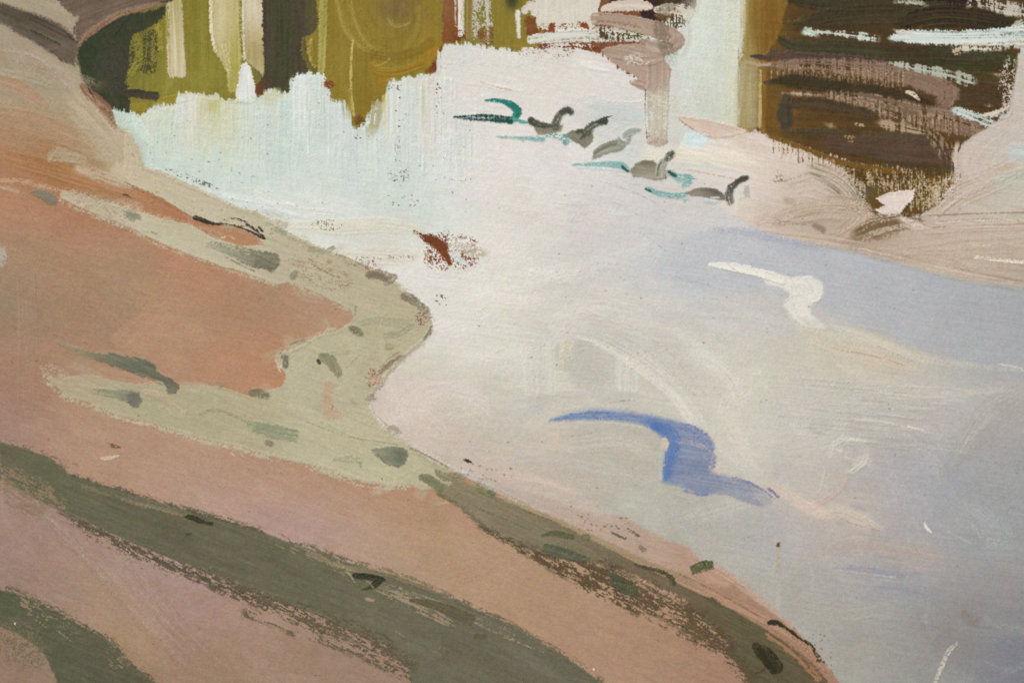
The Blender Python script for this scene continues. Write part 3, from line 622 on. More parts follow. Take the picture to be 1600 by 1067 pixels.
W_('1400,338 1425,350 1456,362', [10, 16, 10], (206, 192, 180), col2=None, dry=(.1, .3, .4))
W_('1470,330 1500,304 1540,286 1590,262', [30, 44, 46, 40], (192, 180, 168), 'curving pale stroke right of the hollow', col2=(172, 154, 138))
for k_ in range(9):
    r_ = k_ * 11
    S([(1600, 172 + r_ * .55), (1556 + r_ * .2, 194 + r_ * .52), (1514 + r_ * .5, 226 + r_ * .4), (1500 + r_ * .75, 258 + r_ * .2), (1520 + r_ * .8, 284)], 12, (196, 184, 175) if k_ % 2 else (184, 170, 160), st(P_SHORE, 'outer arc of the big pale lobe') if k_ == 0 else None, dry=.2, br=1.6, amp=6, op=.45, th=.3, soft=3)
S('1578,238 1600,236 1640,240', 26, (184, 194, 194), None, op=.7, soft=6); S('1560,285 1600,278 1640,276', 30, (178, 186, 172), None, op=.55, soft=8)
for y_, c_ in ((334, (132, 112, 98)), (342, (140, 122, 106)), (351, (134, 114, 98)), (346, (204, 192, 178)), (357, (202, 190, 176)), (362, (150, 132, 116))):
    S([(1445 + rng.uniform(-10, 40), y_ + 4), (1520, y_ + rng.normal(0, 1)), (1620, y_ - 2)], 2.2, c_, None, dry=(.5, .25, .3), grain='H', op=.7)
W_('1400,372 1480,366 1560,356 1620,360', 24, (190, 174, 160), op=.6, col2=(176, 158, 144))
W_('1390,394 1470,400 1560,392 1620,396', 22, (186, 170, 154), op=.6, col2=(170, 154, 138))
S('1520,402 1560,406 1620,412', [4, 7, 5], (218, 208, 194), st(P_SHORE), dry=.2, br=1.5); S('1515,380 1550,386', 6, (200, 186, 170), None, op=.6, dry=.3)
S('1525,388 1535,390', 5, (180, 170, 120), None, op=.5, soft=3)
for k_ in range(5):
    S([(1190, 360 + k_ * 3), (1300, 372 + k_ * 4), (1400, 392 + k_ * 5), (1500, 414 + k_ * 6), (1610, 438 + k_ * 4)], 3, [(190, 174, 158), (158, 142, 126), (198, 184, 168)][k_ % 3], None, dry=.3, grain='H', op=.6)
S('1180,345 1200,340 1240,345', 16, (192, 172, 160), None, op=.6, dry=.25, br=1.6)
S('1205,340 1230,348 1260,352', 3, (150, 132, 116), None, op=.6, dry=.3)
F('1057,182 1100,186 1140,196 1170,205 1150,212 1114,216 1090,206 1070,195', (198, 180, 166), st(P_SHORE, 'pink pointed stroke reaching left into the water'), rough=1, ang=18, amp=6, th=.7)
S('1060,186 1085,204 1112,216', 2, (150, 124, 110), None, op=.7)
F('1072,208 1090,206 1108,216 1098,228 1075,232', (200, 215, 216), st(P_WATER, 'light blue patch under the pink stroke'), rough=2, soft=3)
S('1120,200 1160,214 1200,232', [14, 24, 20], (204, 190, 176), None, op=.7, soft=6)
S('1070,264 1110,272 1160,282', 2, (196, 150, 120), None, op=.6, dry=.3); S('1010,240 1060,244 1100,248', 26, (224, 214, 196), None, op=.5, soft=8)
F('1180,205 1196,212 1198,230 1180,232 1170,214', (206, 194, 184), None, rough=2, soft=2)
stipple(1202, 268, 1226, 286, (140, 116, 98), .18)

PALETTE[0] = cool_down
# --- right hand blue grey water details
F('1040,384 1100,358 1160,362 1240,378 1330,394 1420,416 1500,438 1620,460 1620,592 1560,574 1500,566 1440,545 1380,522 1320,498 1270,470 1220,456 1150,452 1080,450 1020,430', T('1060,415:196,200,205 1120,420:187,193,202 1200,400:184,190,200 1300,430:182,187,196 1400,465:178,183,191 1500,500:173,178,186 1590,530:167,172,180 1150,440:190,193,198'), own('blue_grey_wedge_paint', None, 'blue grey wedge of water under the tan shore'), rough=2, soft=9, ang=12, slen=60, swid=2, amp=2.5, sigma=60, op=.85, th=.25)
S('1290,505 1350,528 1430,556 1520,572 1600,580', [10, 16, 16, 10, 4], (206, 200, 188), None, op=.6, soft=6, dry=.15)
S('1108,358 1160,362 1220,374 1300,392', [8, 14, 14, 6], (170, 184, 210), st(P_WATER, 'soft blue edge under the tan shore'), op=.75, soft=6, dry=.12)
S('1100,410 1060,430 1110,446', 26, (184, 193, 203), None, op=.35, soft=10)
PALETTE[0] = plain
P_WS = own('white_ripple_paint', None, 'white ripple stroke dropping into a hook, right of centre')
F('1196,424 1236,434 1262,431 1280,440 1287,458 1281,471 1264,478 1268,492 1292,514 1262,514 1243,500 1226,478 1234,460 1222,450 1196,444', (215, 211, 200), P_WS, rough=1.0, soft=2.4, ang=60, amp=7, swid=1.9, slen=30, th=.5, op=.96, spots=[(1278, 512, 20, 10, 30, (204, 199, 188), .8)])
S('1108,414 1135,416 1180,425 1225,440', [5, 12, 14, 12], (222, 218, 205), st(P_WS, 'white tapering tail of the ripple'), dry=.04, th=1.0)
S('1196,430 1236,441 1266,440 1278,450 1270,464 1244,470 1234,478 1250,498 1282,518', [14, 15, 19, 21, 24, 22, 19, 25, 14], (216, 212, 201), st(P_WS, 'angular hook of the white ripple'), br=1.6, dry=(.1, .2, .3, .3, .4), op=.5, soft=3, amp=7, th=.5)
S('1262,474 1280,470 1284,462', 4, (196, 190, 176), None, op=.6, dry=.2)
PALETTE[0] = cool_down
S('1255,500 1290,530 1340,548', [26, 36, 30], (200, 196, 184), None, op=.55, soft=10)
S('1250,520 1320,545 1400,570 1445,577', [16, 30, 26, 6], (206, 193, 174), st(P_WATER, 'peach glow below the white ripple'), op=.55, soft=9, dry=.1)
S('1300,545 1360,555 1420,572', 1.6, (160, 146, 128), None, op=.6, dry=.3); S('1370,540 1430,566', 1.6, (168, 154, 136), None, op=.5, dry=.3)
S('1310,570 1330,582 1350,584', 6, (206, 206, 184), None, op=.6, soft=4)
for i in range(26):
    y_ = 590 + i * 4.2; x_ = 1200 + rng.uniform(0, 140)
    S([(x_, y_ - 4), (x_ + 110, y_ + 6), (x_ + rng.uniform(160, 260), y_ + 16)], rng.uniform(1.2, 3), (168, 165, 156) if i % 2 else (202, 199, 188), None, dry=.45, grain='H', op=.45, soft=1)
S('1330,655 1380,660 1440,674', [3, 5, 3], (204, 200, 190), None, op=.6, dry=.2)
S('1418,666 1444,673', 2.5, (218, 215, 206), None, op=.8); S('1560,569 1590,574 1600,580', 3, (214, 212, 206), None, op=.7, dry=.2)
S('1480,735 1520,690 1600,630', [30, 40, 50], (160, 157, 154), None, op=.5, soft=16, dry=.1)
S('1300,700 1312,690 1330,688 1380,694', [4, 6, 4, 2], (202, 199, 190), None, op=.65, dry=.15)
S('1296,716 1304,696 1326,688 1350,698 1348,720 1326,738', [8, 12, 14, 16, 16, 10], (206, 203, 195), st(P_WATER, 'pale swirl right of the blue stroke'), op=.75, soft=4, br=1.6, dry=(.1, .15, .3), amp=8); S('1308,702 1316,706', 6, (216, 214, 205), None, op=.7, soft=2, dry=.1); S('1322,715 1338,720 1350,712', 10, (196, 194, 184), None, op=.6, soft=4); S('1352,706 1362,722', 2, (206, 204, 198), None, op=.6)
S('1290,734 1285,752 1281,768', 3.2, (212, 206, 188), st(P_WATER), op=.6, soft=1.5)
S('1324,735 1320,756 1296,778 1262,794', [6, 8, 10, 12], (196, 174, 164), st(P_WATER, 'pinkish curl in the grey water'), op=.65, dry=.15, soft=3)
S('1200,752 1230,772 1262,792 1300,810', [10, 22, 26, 14], (208, 192, 180), None, op=.7, soft=7)
S('1200,762 1216,776', 5, (124, 122, 168), None, op=.8, dry=.2); S('1330,790 1352,796', 8, (160, 162, 178), None, op=.5, soft=4)
S('1262,802 1310,800 1350,814 1380,830', [12, 24, 22, 8], (212, 200, 187), st(P_WATER, 'cream streak above the pinkish bar'), op=.6, soft=10, dry=.12)
S('1310,808 1340,820 1380,830', 1.8, (150, 138, 126), None, op=.5, dry=.3); S('1352,806 1382,828', 2, (206, 196, 176), None, op=.6)
S('1280,862 1340,852 1420,862 1470,872', [10, 24, 30, 12], (178, 163, 154), None, op=.55, soft=10); S('1385,880 1450,886', 9, (186, 164, 156), None, op=.5, soft=5)
S('1300,886 1350,888 1400,896 1440,894', [4, 12, 12, 4], (150, 152, 170), None, op=.65, soft=5, dry=.12); S('1308,890 1350,896 1400,902', 3, (190, 190, 198), None, op=.6, dry=.25)
S('1360,915 1410,920 1470,936', [10, 22, 10], (148, 158, 172), None, op=.5, soft=8)
S('1445,815 1448,825 1456,833', [3, 5, 3], (220, 218, 214), st(P_WATER, 'small white curved tick in the grey water'), th=1.4)
S('1497,1003 1484,1016 1472,1040 1458,1075', [4, 7, 7, 6], (190, 187, 176), st(P_WATER, 'long white scratch near the bottom right edge'), dry=.25, br=1.5, th=1.0)
S('1505,955 1518,970 1530,962', 16, (134, 126, 122), None, op=.55, soft=5, dry=.2); S('1560,1000 1600,1020', 40, (126, 134, 150), None, op=.5, soft=14)
S('1480,830 1520,850', 2, (200, 198, 196), None, op=.3, dry=.3)
S('1215,862 1214,880 1209,902', [3, 5, 4], (186, 168, 112), st(P_WATER), dry=(.1, .3, .55), op=.65, soft=1.6)
F('1213,848 1218,847 1219,852 1216,855 1212,853', (112, 86, 42), st(P_WATER, 'small brown dot above a yellow drip', 'paint_drip'), rough=.6, th=1.0)
S('886,530 880,560 874,590', 10, (202, 190, 152), None, op=.5, dry=.3, soft=3); S('874,665 868,690 865,706', 7, (208, 188, 150), st(P_WATER), op=.5, dry=.3, soft=2)
S('870,540 868,560', 14, (196, 190, 176), None, op=.5, soft=4)
# centre: grey patch and long white curve
F('902,532 920,528 945,560 948,600 920,608 895,598 880,570', (187, 185, 177), None, op=.7, soft=10, rough=4)
for x_ in (822, 836, 850, 862): S([(x_, 535), (x_ + 1, 618)], 14, (211, 209, 200), None, op=.45, soft=3, dry=.15, grain='V')
for x_ in (968, 980, 994): S([(x_, 560), (x_ - 1, 612)], 12, (212, 210, 203), None, op=.5, soft=3, dry=.2, grain='V')
P_CV = st(P_WATER, 'long white curve above the blue stroke')
S('902,526 940,540 985,566 1025,596 1055,622 1078,655 1092,680', [4, 10, 14, 15, 16, 16, 10], (216, 213, 205), P_CV, op=.85, soft=3, dry=(.1, .05, .05, .1, .3), br=1.8)
for k_ in range(5):
    S([(925 + k_ * 14, 524 - k_ * 4), (985 + k_ * 13, 554 - k_ * 3), (1035 + k_ * 11, 588), (1068 + k_ * 9, 618)], 2.4, (212, 209, 200) if k_ % 2 else (184, 181, 171), None, op=.55, dry=.35, br=1.5)
S('930,530 1000,568 1060,615 1100,670', [20, 34, 40, 30], (210, 207, 198), None, op=.5, soft=12, dry=.15, br=1.6)
for (pp, w_, c_) in (('690,470 790,440 890,424', 34, (222, 220, 213)), ('640,530 720,500 820,512', 34, (219, 217, 210)), ('700,410 790,400 880,372', 30, (218, 215, 209)), ('780,330 880,352 980,340', 30, (214, 209, 204)), ('930,452 1010,476 1100,474', 26, (210, 207, 200)), ('960,500 1060,520 1160,572', 22, (208, 205, 196)), ('1000,476 1100,512 1200,566', 12, (196, 193, 186)),
        ('1188,580 1140,650 1190,730', 40, (210, 206, 196)), ('1200,560 1300,596 1420,600', 26, (196, 193, 184)), ('1210,700 1290,690 1330,650', 26, (198, 195, 186)), ('1600,604 1540,640 1490,720', 34, (176, 173, 168)), ('1560,640 1510,690 1478,738', 6, (198, 195, 188)), ('1330,705 1400,694 1470,706', 26, (180, 175, 172)), ('1180,780 1110,800 1040,820', 26, (192, 190, 184)), ('880,700 980,690 1030,720', 30, (198, 193, 185)), ('870,720 960,735 1030,765', 24, (188, 184, 178)), ('1440,760 1520,800 1580,840', 26, (166, 168, 172)), ('1100,860 1180,880 1240,920', 30, (180, 178, 172)), ('1230,940 1320,960 1400,950', 30, (170, 167, 160)), ('1420,700 1460,720 1470,760', 20, (178, 176, 176)), ('650,470 640,520 660,560', 24, (220, 218, 210)), ('1380,600 1480,615 1590,606', 14, (196, 192, 184))):
    S(pp, w_, c_, None, op=.62, soft=7, dry=(.1, .25, .45), br=1.6, amp=5, fade=(12, 40), th=.35)
for (pp, w_) in (('720,450 800,470 880,455', 22), ('700,540 780,560 850,540', 20), ('780,400 860,430 930,420', 18), ('1080,545 1140,590 1160,640', 22), ('860,500 930,480 1000,492', 16), ('640,430 700,440 760,425', 18)):
    S(pp, w_ * 1.5, (228, 226, 220), None, op=.34, soft=12, dry=(.15, .3, .5), br=1.6, amp=6, fade=(8, 30), th=.6)
for r_ in range(7):                                     # pink blush turning round the bend
    S([(620 + r_ * 8, 668 - r_ * 3), (604 + r_ * 12, 640 - r_ * 2), (640 + r_ * 9, 600 + r_ * 3), (700 + r_ * 6, 590 + r_ * 6), (752 + r_ * 3, 612 + r_ * 7)], 15, [(212, 201, 196), (210, 198, 193), (216, 207, 202)][r_ % 3], None, op=.45, soft=7, dry=.2, br=1.6, amp=5, th=.3)
S('900,476 940,494 990,516', 3, (210, 208, 202), None, op=.55, dry=.2); S('905,530 925,534', 4, (222, 221, 218), None, op=.6)
S('1085,650 1110,690 1150,722', [20, 30, 20], (206, 202, 192), None, op=.5, soft=8)
S('930,635 960,628 985,624', 1.5, (120, 112, 108), None, op=.5, dry=.3); S('880,681 900,680 925,676', 1.3, (150, 144, 130), None, op=.5, dry=.3); S('1000,362 1030,384 1040,392', 1.3, (140, 138, 136), None, op=.35)
S('800,625 860,620 940,612 1000,618', [10, 14, 12, 6], (190, 190, 184), None, op=.5, soft=5); S('810,645 850,636', 16, (188, 190, 190), None, op=.5, soft=6)
S('790,720 850,716 920,728', 14, (188, 186, 182), None, op=.5, soft=6, dry=.1); S('780,745 840,752 900,772', 16, (204, 186, 176), None, op=.6, soft=7)
# the blue stroke
PALETTE[0] = plain
P_BLUE = own('blue_ripple_paint', None, 'blue ripple stroke bending down in the pale water')
F('858,656 880,648 920,640 970,641 1020,648 1060,658 1094,669 1114,688 1117,698 1112,705 1118,720 1110,737 1130,741 1160,748 1186,763 1206,783 1190,790 1160,782 1135,770 1090,771 1062,758 1034,752 1035,735 1040,705 1032,682 1015,667 990,660 950,656 900,655', (134, 145, 166), P_BLUE, rough=1.2, soft=4.5, ang=8, amp=6, th=.5, swid=1.8, slen=40,
  spots=[(1024, 668, 17, 10, 30, (84, 113, 164), .9), (1046, 716, 18, 34, 10, (104, 124, 162), .85), (1098, 690, 22, 30, 0, (136, 140, 162), .85), (1170, 770, 42, 18, 25, (148, 147, 156), .9), (900, 650, 40, 9, 0, (120, 138, 166), .6), (1085, 732, 30, 14, 0, (122, 130, 152), .85), (1115, 760, 34, 14, 0, (128, 133, 152), .8)])
S('858,656 890,650 930,647 960,646', [3, 8, 9, 6], (104, 128, 166), st(P_BLUE), dry=(.05, .25, .4), br=1.6, op=.75, soft=2)
S('930,653 980,652 1012,658', [5, 9, 8], (108, 130, 166), st(P_BLUE), dry=.2, br=1.6, op=.75, soft=2)
S('1016,664 1040,670 1054,690 1046,720 1040,748', [10, 20, 22, 18, 12], (88, 115, 166), st(P_BLUE, 'darkest blue load of the stroke'), br=1.7, dry=(.05, .15, .3, .25), op=.7, amp=8, soft=3)
S('1060,664 1092,678 1108,698', [10, 16, 12], (118, 128, 162), st(P_BLUE), br=1.6, dry=.3, op=.7, amp=10, soft=3)
S('1072,662 1100,674 1114,696 1110,706', 3, (116, 110, 154), None, op=.7, dry=.25, br=1.6); S('1116,706 1116,722 1110,736', 4, (126, 124, 154), None, op=.6, dry=.35, br=1.6)
S('1092,676 1112,690 1114,700', 3, (196, 194, 196), None, op=.5, dry=.4, br=1.6); S('1100,712 1112,722 1108,736', 5, (180, 178, 182), None, op=.45, dry=.4, br=1.6)
for k_ in range(7):
    S([(1058 + k_ * 3, 664 + k_ * 5), (1085 + k_ * 3, 672 + k_ * 5), (1104 + k_ * 2, 690 + k_ * 4), (1106 + k_, 704 + k_ * 3)], 2.2, [(150, 150, 166), (112, 118, 156), (170, 168, 174)][k_ % 3], None, op=.55, dry=.35, br=1.6)
S('1118,690 1126,712 1122,734', 5, (196, 192, 186), None, op=.6, soft=3, dry=.2)
S('1110,764 1150,772 1186,786', 10, (150, 148, 154), None, op=.5, soft=4, dry=.2)
S('1058,690 1085,692 1100,700', 9, (172, 164, 166), None, op=.5, dry=.45, br=1.6)
S('1060,745 1095,752 1140,760 1190,786', [10, 18, 18, 6], (142, 145, 158), st(P_BLUE), br=1.6, dry=.25, op=.6, soft=5)
S('1138,744 1168,752 1190,764 1212,780', [3, 4, 4, 2], (118, 112, 150), st(P_BLUE), dry=.25, op=.75)
S('1068,766 1090,772 1106,771', 5, (102, 118, 164), None, op=.6, soft=2); S('1034,690 1032,720 1033,750', 4, (176, 184, 188), None, op=.6, soft=2)
F('1034,686 1040,682 1046,692 1042,704 1036,702', (196, 182, 166), st(P_BLUE, 'pale pink gap at the bend of the blue stroke'), rough=.8, soft=1.8)
S('1140,738 1115,735 1108,728', 4, (198, 182, 168), None, op=.5, soft=2); S('1050,770 1075,778 1110,780', 5, (188, 172, 160), None, op=.4, soft=3)
S('1178,772 1200,784 1222,800', [16, 18, 12], (182, 176, 168), None, op=.6, soft=7)
S('1128,748 1160,756 1196,776', 9, (162, 160, 164), None, op=.5, soft=4, dry=.25)
S('880,640 930,634 980,636', 5, (196, 192, 186), None, op=.5, soft=3)
S('900,660 960,662 1005,668', 6, (190, 186, 176), None, op=.6, soft=3)
PALETTE[0] = cool_down
# pencil like scratches and specks in the water
for i in range(40):
    x_, y_ = rng.uniform(700, 1580), rng.uniform(330, 900); a_ = math.radians(swirl(x_, y_) + rng.normal(0, 25)); L_ = rng.uniform(14, 60)
    S([(x_, y_), (x_ + L_ * .5 * math.cos(a_ + .1), y_ + L_ * .5 * math.sin(a_ + .1)), (x_ + L_ * math.cos(a_), y_ + L_ * math.sin(a_))], 1.3, local(min(x_, 1590), y_) * (.86 if i % 3 else 1.08), None, op=.5, dry=.3, th=.3)
specks(700, 300, 1600, 1040, 90, (120, 116, 112), (.6, 1.3), .6); specks(230, 160, 800, 340, 60, (110, 106, 98), (.6, 1.2), .55)
for (a_, b_, c_, d_, n_) in ((617, 150, 626, 205, 6), (606, 264, 640, 284, 10), (604, 305, 656, 324, 14), (555, 210, 566, 218, 4), (605, 132, 628, 140, 10), (682, 130, 690, 170, 12), (680, 455, 698, 478, 14)):
    specks(a_, b_, c_, d_, n_, (84, 74, 64), (.6, 1.4), .8)
stipple(485, 343, 536, 361, (120, 110, 94), .18); stipple(558, 400, 598, 412, (130, 104, 84), .2); stipple(606, 396, 646, 410, (160, 128, 112), .16)
stipple(616, 200, 626, 272, (132, 124, 116), .13); stipple(692, 277, 736, 283, (134, 124, 114), .12); stipple(606, 262, 644, 286, (136, 128, 120), .1)
stipple(250, 275, 345, 283, (112, 104, 100), .3, ang=20)
# rust patch in the shallows
P_RUST = own('rust_gap_paint', None, 'rusty brown gap in the pale water, left of centre')
F('644,360 662,362 678,367 690,374 702,380 702,396 710,420 700,414 690,400 678,388 660,376', (112, 70, 42), P_RUST, rough=2.2, dryw=7, amp=5)
S('690,384 715,380 745,392', [14, 22, 14], (140, 104, 86), None, dry=.45, op=.7, soft=5, rough=2, br=5)
stipple(690, 368, 752, 420, (120, 80, 62), .34); stipple(660, 362, 720, 424, (124, 78, 56), .35, ang=50); stipple(676, 380, 712, 424, (132, 76, 52), .45); stipple(725, 385, 765, 402, (206, 206, 192), .8)
S('696,384 726,390 758,398', [14, 24, 16], (170, 144, 128), None, op=.5, soft=8, dry=.35, br=5)
S('706,394 716,404 730,413', [8, 9, 6], (203, 216, 216), st(P_WATER), dry=.1); stipple(700, 374, 740, 392, (208, 210, 204), .35)
S('660,392 663,400 660,408', 3, (222, 216, 198), None, op=.8)
# --- the near bank
PALETTE[0] = earth
EDGE = '265,-2 262,6 225,14 190,20 160,38 134,58 122,75 119,95 128,125 140,142 165,165 180,195 196,206 207,212 215,235 224,262 252,270 285,285 330,305 370,325 400,332 430,350 455,368 490,384 520,395 545,405 575,420 605,428 630,455 660,478 674,510 662,532 640,550 610,580 585,610 577,632 590,660 612,676 640,697 672,718 720,740 760,758 800,776 850,796 900,815 960,830 1020,850 1080,868 1130,892 1160,915 1200,948 1240,980 1270,1010 1300,1050 1320,1075 1400,1290'
F('-210,1290 -210,-210 260,-210 ' + EDGE, BANK, P_BANK, rough=1.4, soft=1.4, ang=24, slen=80, swid=2.2, amp=2.4, sigma=34, th=.35, smooth=False)
scumble('0,280 540,480 400,600 0,560', 60, 110, 26, 22, jit=4.5, op=.4, dry=.3, spread=18, tint=[(192, 136, 114), (168, 140, 112)])
scumble('0,620 400,700 700,780 1100,1020 900,1000 400,820 0,690', 60, 120, 22, 24, jit=3.5, op=.4, dry=.3, spread=8, tint=[(186, 150, 140), (184, 148, 118)])
scumble('0,780 240,890 640,1020 600,1067 250,1067 0,920', 50, 120, 20, 42, jit=4, op=.4, dry=.3, spread=10, tint=[(172, 140, 132), (166, 138, 104)])
scumble('0,60 120,110 210,240 130,280 0,280', 36, 70, 18, 32, jit=6, op=.5, dry=.3, spread=12, tint=[(182, 168, 142), (180, 132, 100)])
for i in range(34):                                     # fine brush scratches
    x_, y_ = rng.uniform(0, 700), rng.uniform(300, 1000); L_ = rng.uniform(30, 120)
    if OWN[np.searchsorted(Y, y_), np.searchsorted(X, x_)] != P_BANK: continue
    S([(x_, y_), (x_ + L_ * .6, y_ + L_ * .24), (x_ + L_, y_ + L_ * .42)], 1.4, local(x_, y_) * (.9 if i % 2 else 1.06), None, op=.5, dry=.35, th=.3)
# top left slope
K_ = lambda pts, w, c, label=None, **k: S(pts, w, c, st(P_BANK, label), **dict(dict(soft=1.8, rough=1.2, br=2.2, amp=7, th=.6, dry=(.05, .12, .2)), **k))
F('-210,-210 268,-210 266,-2 250,7 215,14 175,26 145,46 124,72 118,52 108,30 96,12 60,-4 -210,-60', (112, 93, 80), st(P_BANK, 'dull purple brown patch at the top left edge'), ang=-20, rough=2, soft=3, amp=8, th=.5, spots=[(200, 2, 50, 14, -15, (124, 102, 88), .7), (140, 40, 14, 20, 0, (128, 104, 90), .6)])
F('-210,-40 60,-6 92,4 104,18 123,28 118,42 108,44 70,27 35,16 -210,-60', (169, 153, 131), st(P_BANK, 'pale beige wedge between the purple browns'), ang=20, rough=1.5, amp=5, spots=[(90, 22, 26, 12, 20, (172, 152, 132), .8)])
F('-210,-70 0,4 40,18 70,28 100,42 116,58 124,70 119,92 116,104 100,97 75,80 45,62 20,48 0,36 -210,-20', (100, 86, 74), st(P_BANK, 'dark purple brown band running down to the bush'), ang=26, rough=1.5, soft=3, amp=12, th=.5, spots=[(40, 28, 40, 10, 26, (88, 76, 62), .7), (100, 80, 20, 16, 30, (116, 98, 86), .7)])
S('46,46 70,58 94,70', 2.5, (66, 56, 46), None, op=.8, dry=.15); S('60,66 85,84 99,98', 2.5, (84, 66, 54), None, op=.8, dry=.2); S('98,48 112,60 122,68', 2, (62, 52, 44), None, op=.8)
S('116,42 117,54 124,66', 2, (70, 58, 50), None, op=.7); S('70,78 90,74', 10, (126, 106, 92), None, op=.5, soft=3)
K_('262,3 220,13 185,24 155,42 132,60 124,72', [3, 9, 10, 10, 11, 6], (160, 126, 104), 'thin pinkish strip along the bush edge', col2=(142, 108, 88))
S('250,4 262,2 270,1', [3, 6, 4], (70, 56, 44), None, op=.8)
K_('127,132 138,146 152,158 168,176 180,202', [8, 16, 18, 18, 6], (148, 112, 90), 'rusty strip under the bush', col2=(132, 92, 70), dry=.1)
S('156,168 168,180 180,200', [8, 12, 7], (118, 70, 48), st(P_BANK), dry=.15, rough=1.4); S('138,138 146,152 150,160', 2.5, (76, 58, 40), None, op=.8)
S('135,150 150,168 170,190', 2, (190, 164, 136), None, op=.5, dry=.2)
K_('-20,122 20,130 50,148 74,166', [14, 18, 18, 8], (180, 142, 117), 'salmon stroke on the upper slope', op=.8, dry=(.05, .1, .3))
K_('0,140 30,150 60,172', 10, (176, 146, 118), op=.5)
K_('0,175 60,188 120,214 150,228', [20, 26, 26, 12], (176, 140, 110), op=.7, dry=.25); K_('0,205 60,224 120,246', 24, (168, 128, 98), op=.65, dry=.25)
K_('10,245 70,262 150,285 240,312', [20, 30, 26, 14], (164, 114, 76), 'orange brown stroke on the slope', op=.7, dry=.15, col2=(178, 128, 92))
K_('0,112 50,124 88,136', [10, 14, 6], (174, 160, 136), op=.8)
K_('78,252 88,242 110,246 135,252', [12, 22, 20, 10], (180, 160, 134), op=.85, dry=.15)
S('0,78 60,92 110,140', 3, (188, 172, 150), None, op=.6, dry=.4); S('60,128 80,134', 2, (140, 122, 100), None, op=.5, dry=.3)
K_('30,95 70,110 100,118', 14, (168, 142, 124), op=.6, dry=.2)
# sage strips
PALETTE[0] = sage_mix
S('110,150 150,195 190,245 180,280', [30, 60, 70, 40], (172, 159, 133), None, op=.75, soft=16, dry=.1)
S('120,262 160,276 205,292', [16, 24, 12], (174, 160, 134), None, op=.8, soft=5, dry=.2)
SAGE = T('190,220:179,167,140 215,250:181,170,143 300,300:179,171,144 380,330:178,171,145 440,370:174,167,142 250,360:178,171,146 350,400:176,169,144 450,415:171,163,138 520,430:170,163,137 600,460:167,159,131 630,500:166,159,131 560,520:168,161,133 520,560:169,164,136 460,600:172,167,140 560,620:170,164,137 400,650:171,165,138 300,630:171,166,140 200,620:170,165,140 120,600:172,164,140 100,580:172,158,134 560,680:172,167,138 480,700:172,166,138 650,730:172,166,138 120,310:172,160,134 620,560:168,162,134 690,760:160,152,124')
SG = '192,214 198,207 215,235 224,262 252,270 285,285 330,305 370,325 400,332 430,350 455,368 490,384 520,395 545,405 575,420 605,428 630,455 660,478 674,510 662,532 640,550 610,580 585,610 577,632 590,660 612,676 640,697 672,718 712,738 700,772 682,766 660,766 640,757 612,762 590,755 550,748 500,730 450,720 400,707 370,697 330,690 280,675 230,660 180,648 140,630 100,618 88,604 70,586 96,590 118,584 140,584 160,589 210,599 245,597 280,600 345,602 395,620 412,611 440,602 446,585 432,566 436,553 462,543 500,522 525,517 553,495 545,483 515,468 480,452 452,440 432,446 400,432 350,418 300,400 250,380 200,355 150,335 110,318 92,308 95,296 150,312 200,325 250,340 300,350 330,370 375,382 412,382 405,373 370,354 325,350 295,337 255,312 215,293 204,290 196,282 190,262 192,238'
SAGE = nudge(SAGE, 0, 560, 420, 700, (-11, -12, -16))
F(SG, SAGE, P_SAGE, rough=1.5, soft=1.4, dryw=4, grain='I', ang=22, slen=60, swid=2.4, amp=3, sigma=40, th=.6, smooth=False)
S('200,208 215,235 224,262 252,270 285,285 330,305 370,325 400,332', 7, (176, 166, 140), None, soft=2, rough=1.2)
S('395,331 430,350 455,368 490,384 520,395 545,405 575,420 605,428 630,455 660,478 673,510 662,532 640,550', 7, (168, 160, 134), None, soft=2, rough=1.2)
S('640,550 610,580 585,610 578,632 590,660 612,676 640,697 672,718 705,735', 7, (166, 159, 133), None, soft=2, rough=1.2)
scumble(SG, 90, 60, 18, lambda x, y: 24 if x < 480 else 60 * math.sin((y - 400) / 90), jit=4, op=.45, dry=.3, only=(P_SAGE,), tint=[(182, 175, 150), (160, 154, 124)])
K2 = lambda pts, w, c, label=None, **k: S(pts, w, c, st(P_SAGE, label), **dict(dict(soft=1.9, rough=1.2, br=1.7, amp=13, th=.9, dry=(.02, .08, .12)), **k))
S('60,292 120,302 200,328', 6, (182, 168, 144), None, op=.6, dry=.35); stipple(100, 300, 210, 345, (150, 140, 112), .25, 'D', ang=20)
S('0,284 40,286 90,298', 10, (178, 146, 118), None, op=.7, dry=.25); S('0,292 30,300', 6, (172, 150, 124), None, op=.6)
F('45,301 58,296 72,298 88,305 91,314 88,321 75,320 60,309', (116, 110, 92), st(P_SAGE, 'grey green dab at the left end of the sage strip'), rough=1, soft=1.4, ang=15, amp=5, th=.7, spots=[(85, 312, 10, 10, 0, (124, 112, 94), .6)])
F('193,330 205,328 219,334 220,342 208,346 196,340', (132, 130, 108), st(P_SAGE), rough=2.5, soft=3)
S('236,362 248,366', 3, (140, 138, 114), None, op=.8)
K2('322,380 360,390 395,403 432,408', [8, 18, 28, 26], [(150, 148, 124), (134, 134, 112), (118, 118, 96), (112, 112, 90)], 'grey green tapering dab on the upper sage strip', dry=(.25, .15, .05))
S('350,400 380,416 398,424', 2, (90, 86, 66), None, op=.6); K2('400,405 428,418', 18, (106, 106, 86)); 
K2('455,434 464,425', 11, (132, 132, 106)); K2('482,388 506,393', 11, (152, 148, 122)); K2('511,392 522,387', 9, (136, 134, 112)); K2('430,357 446,364', 10, (146, 146, 122))
S('414,350 430,346 448,352', 8, (158, 156, 132), None, op=.7); S('448,372 480,378', 6, (142, 142, 112), None, op=.6, dry=.2)
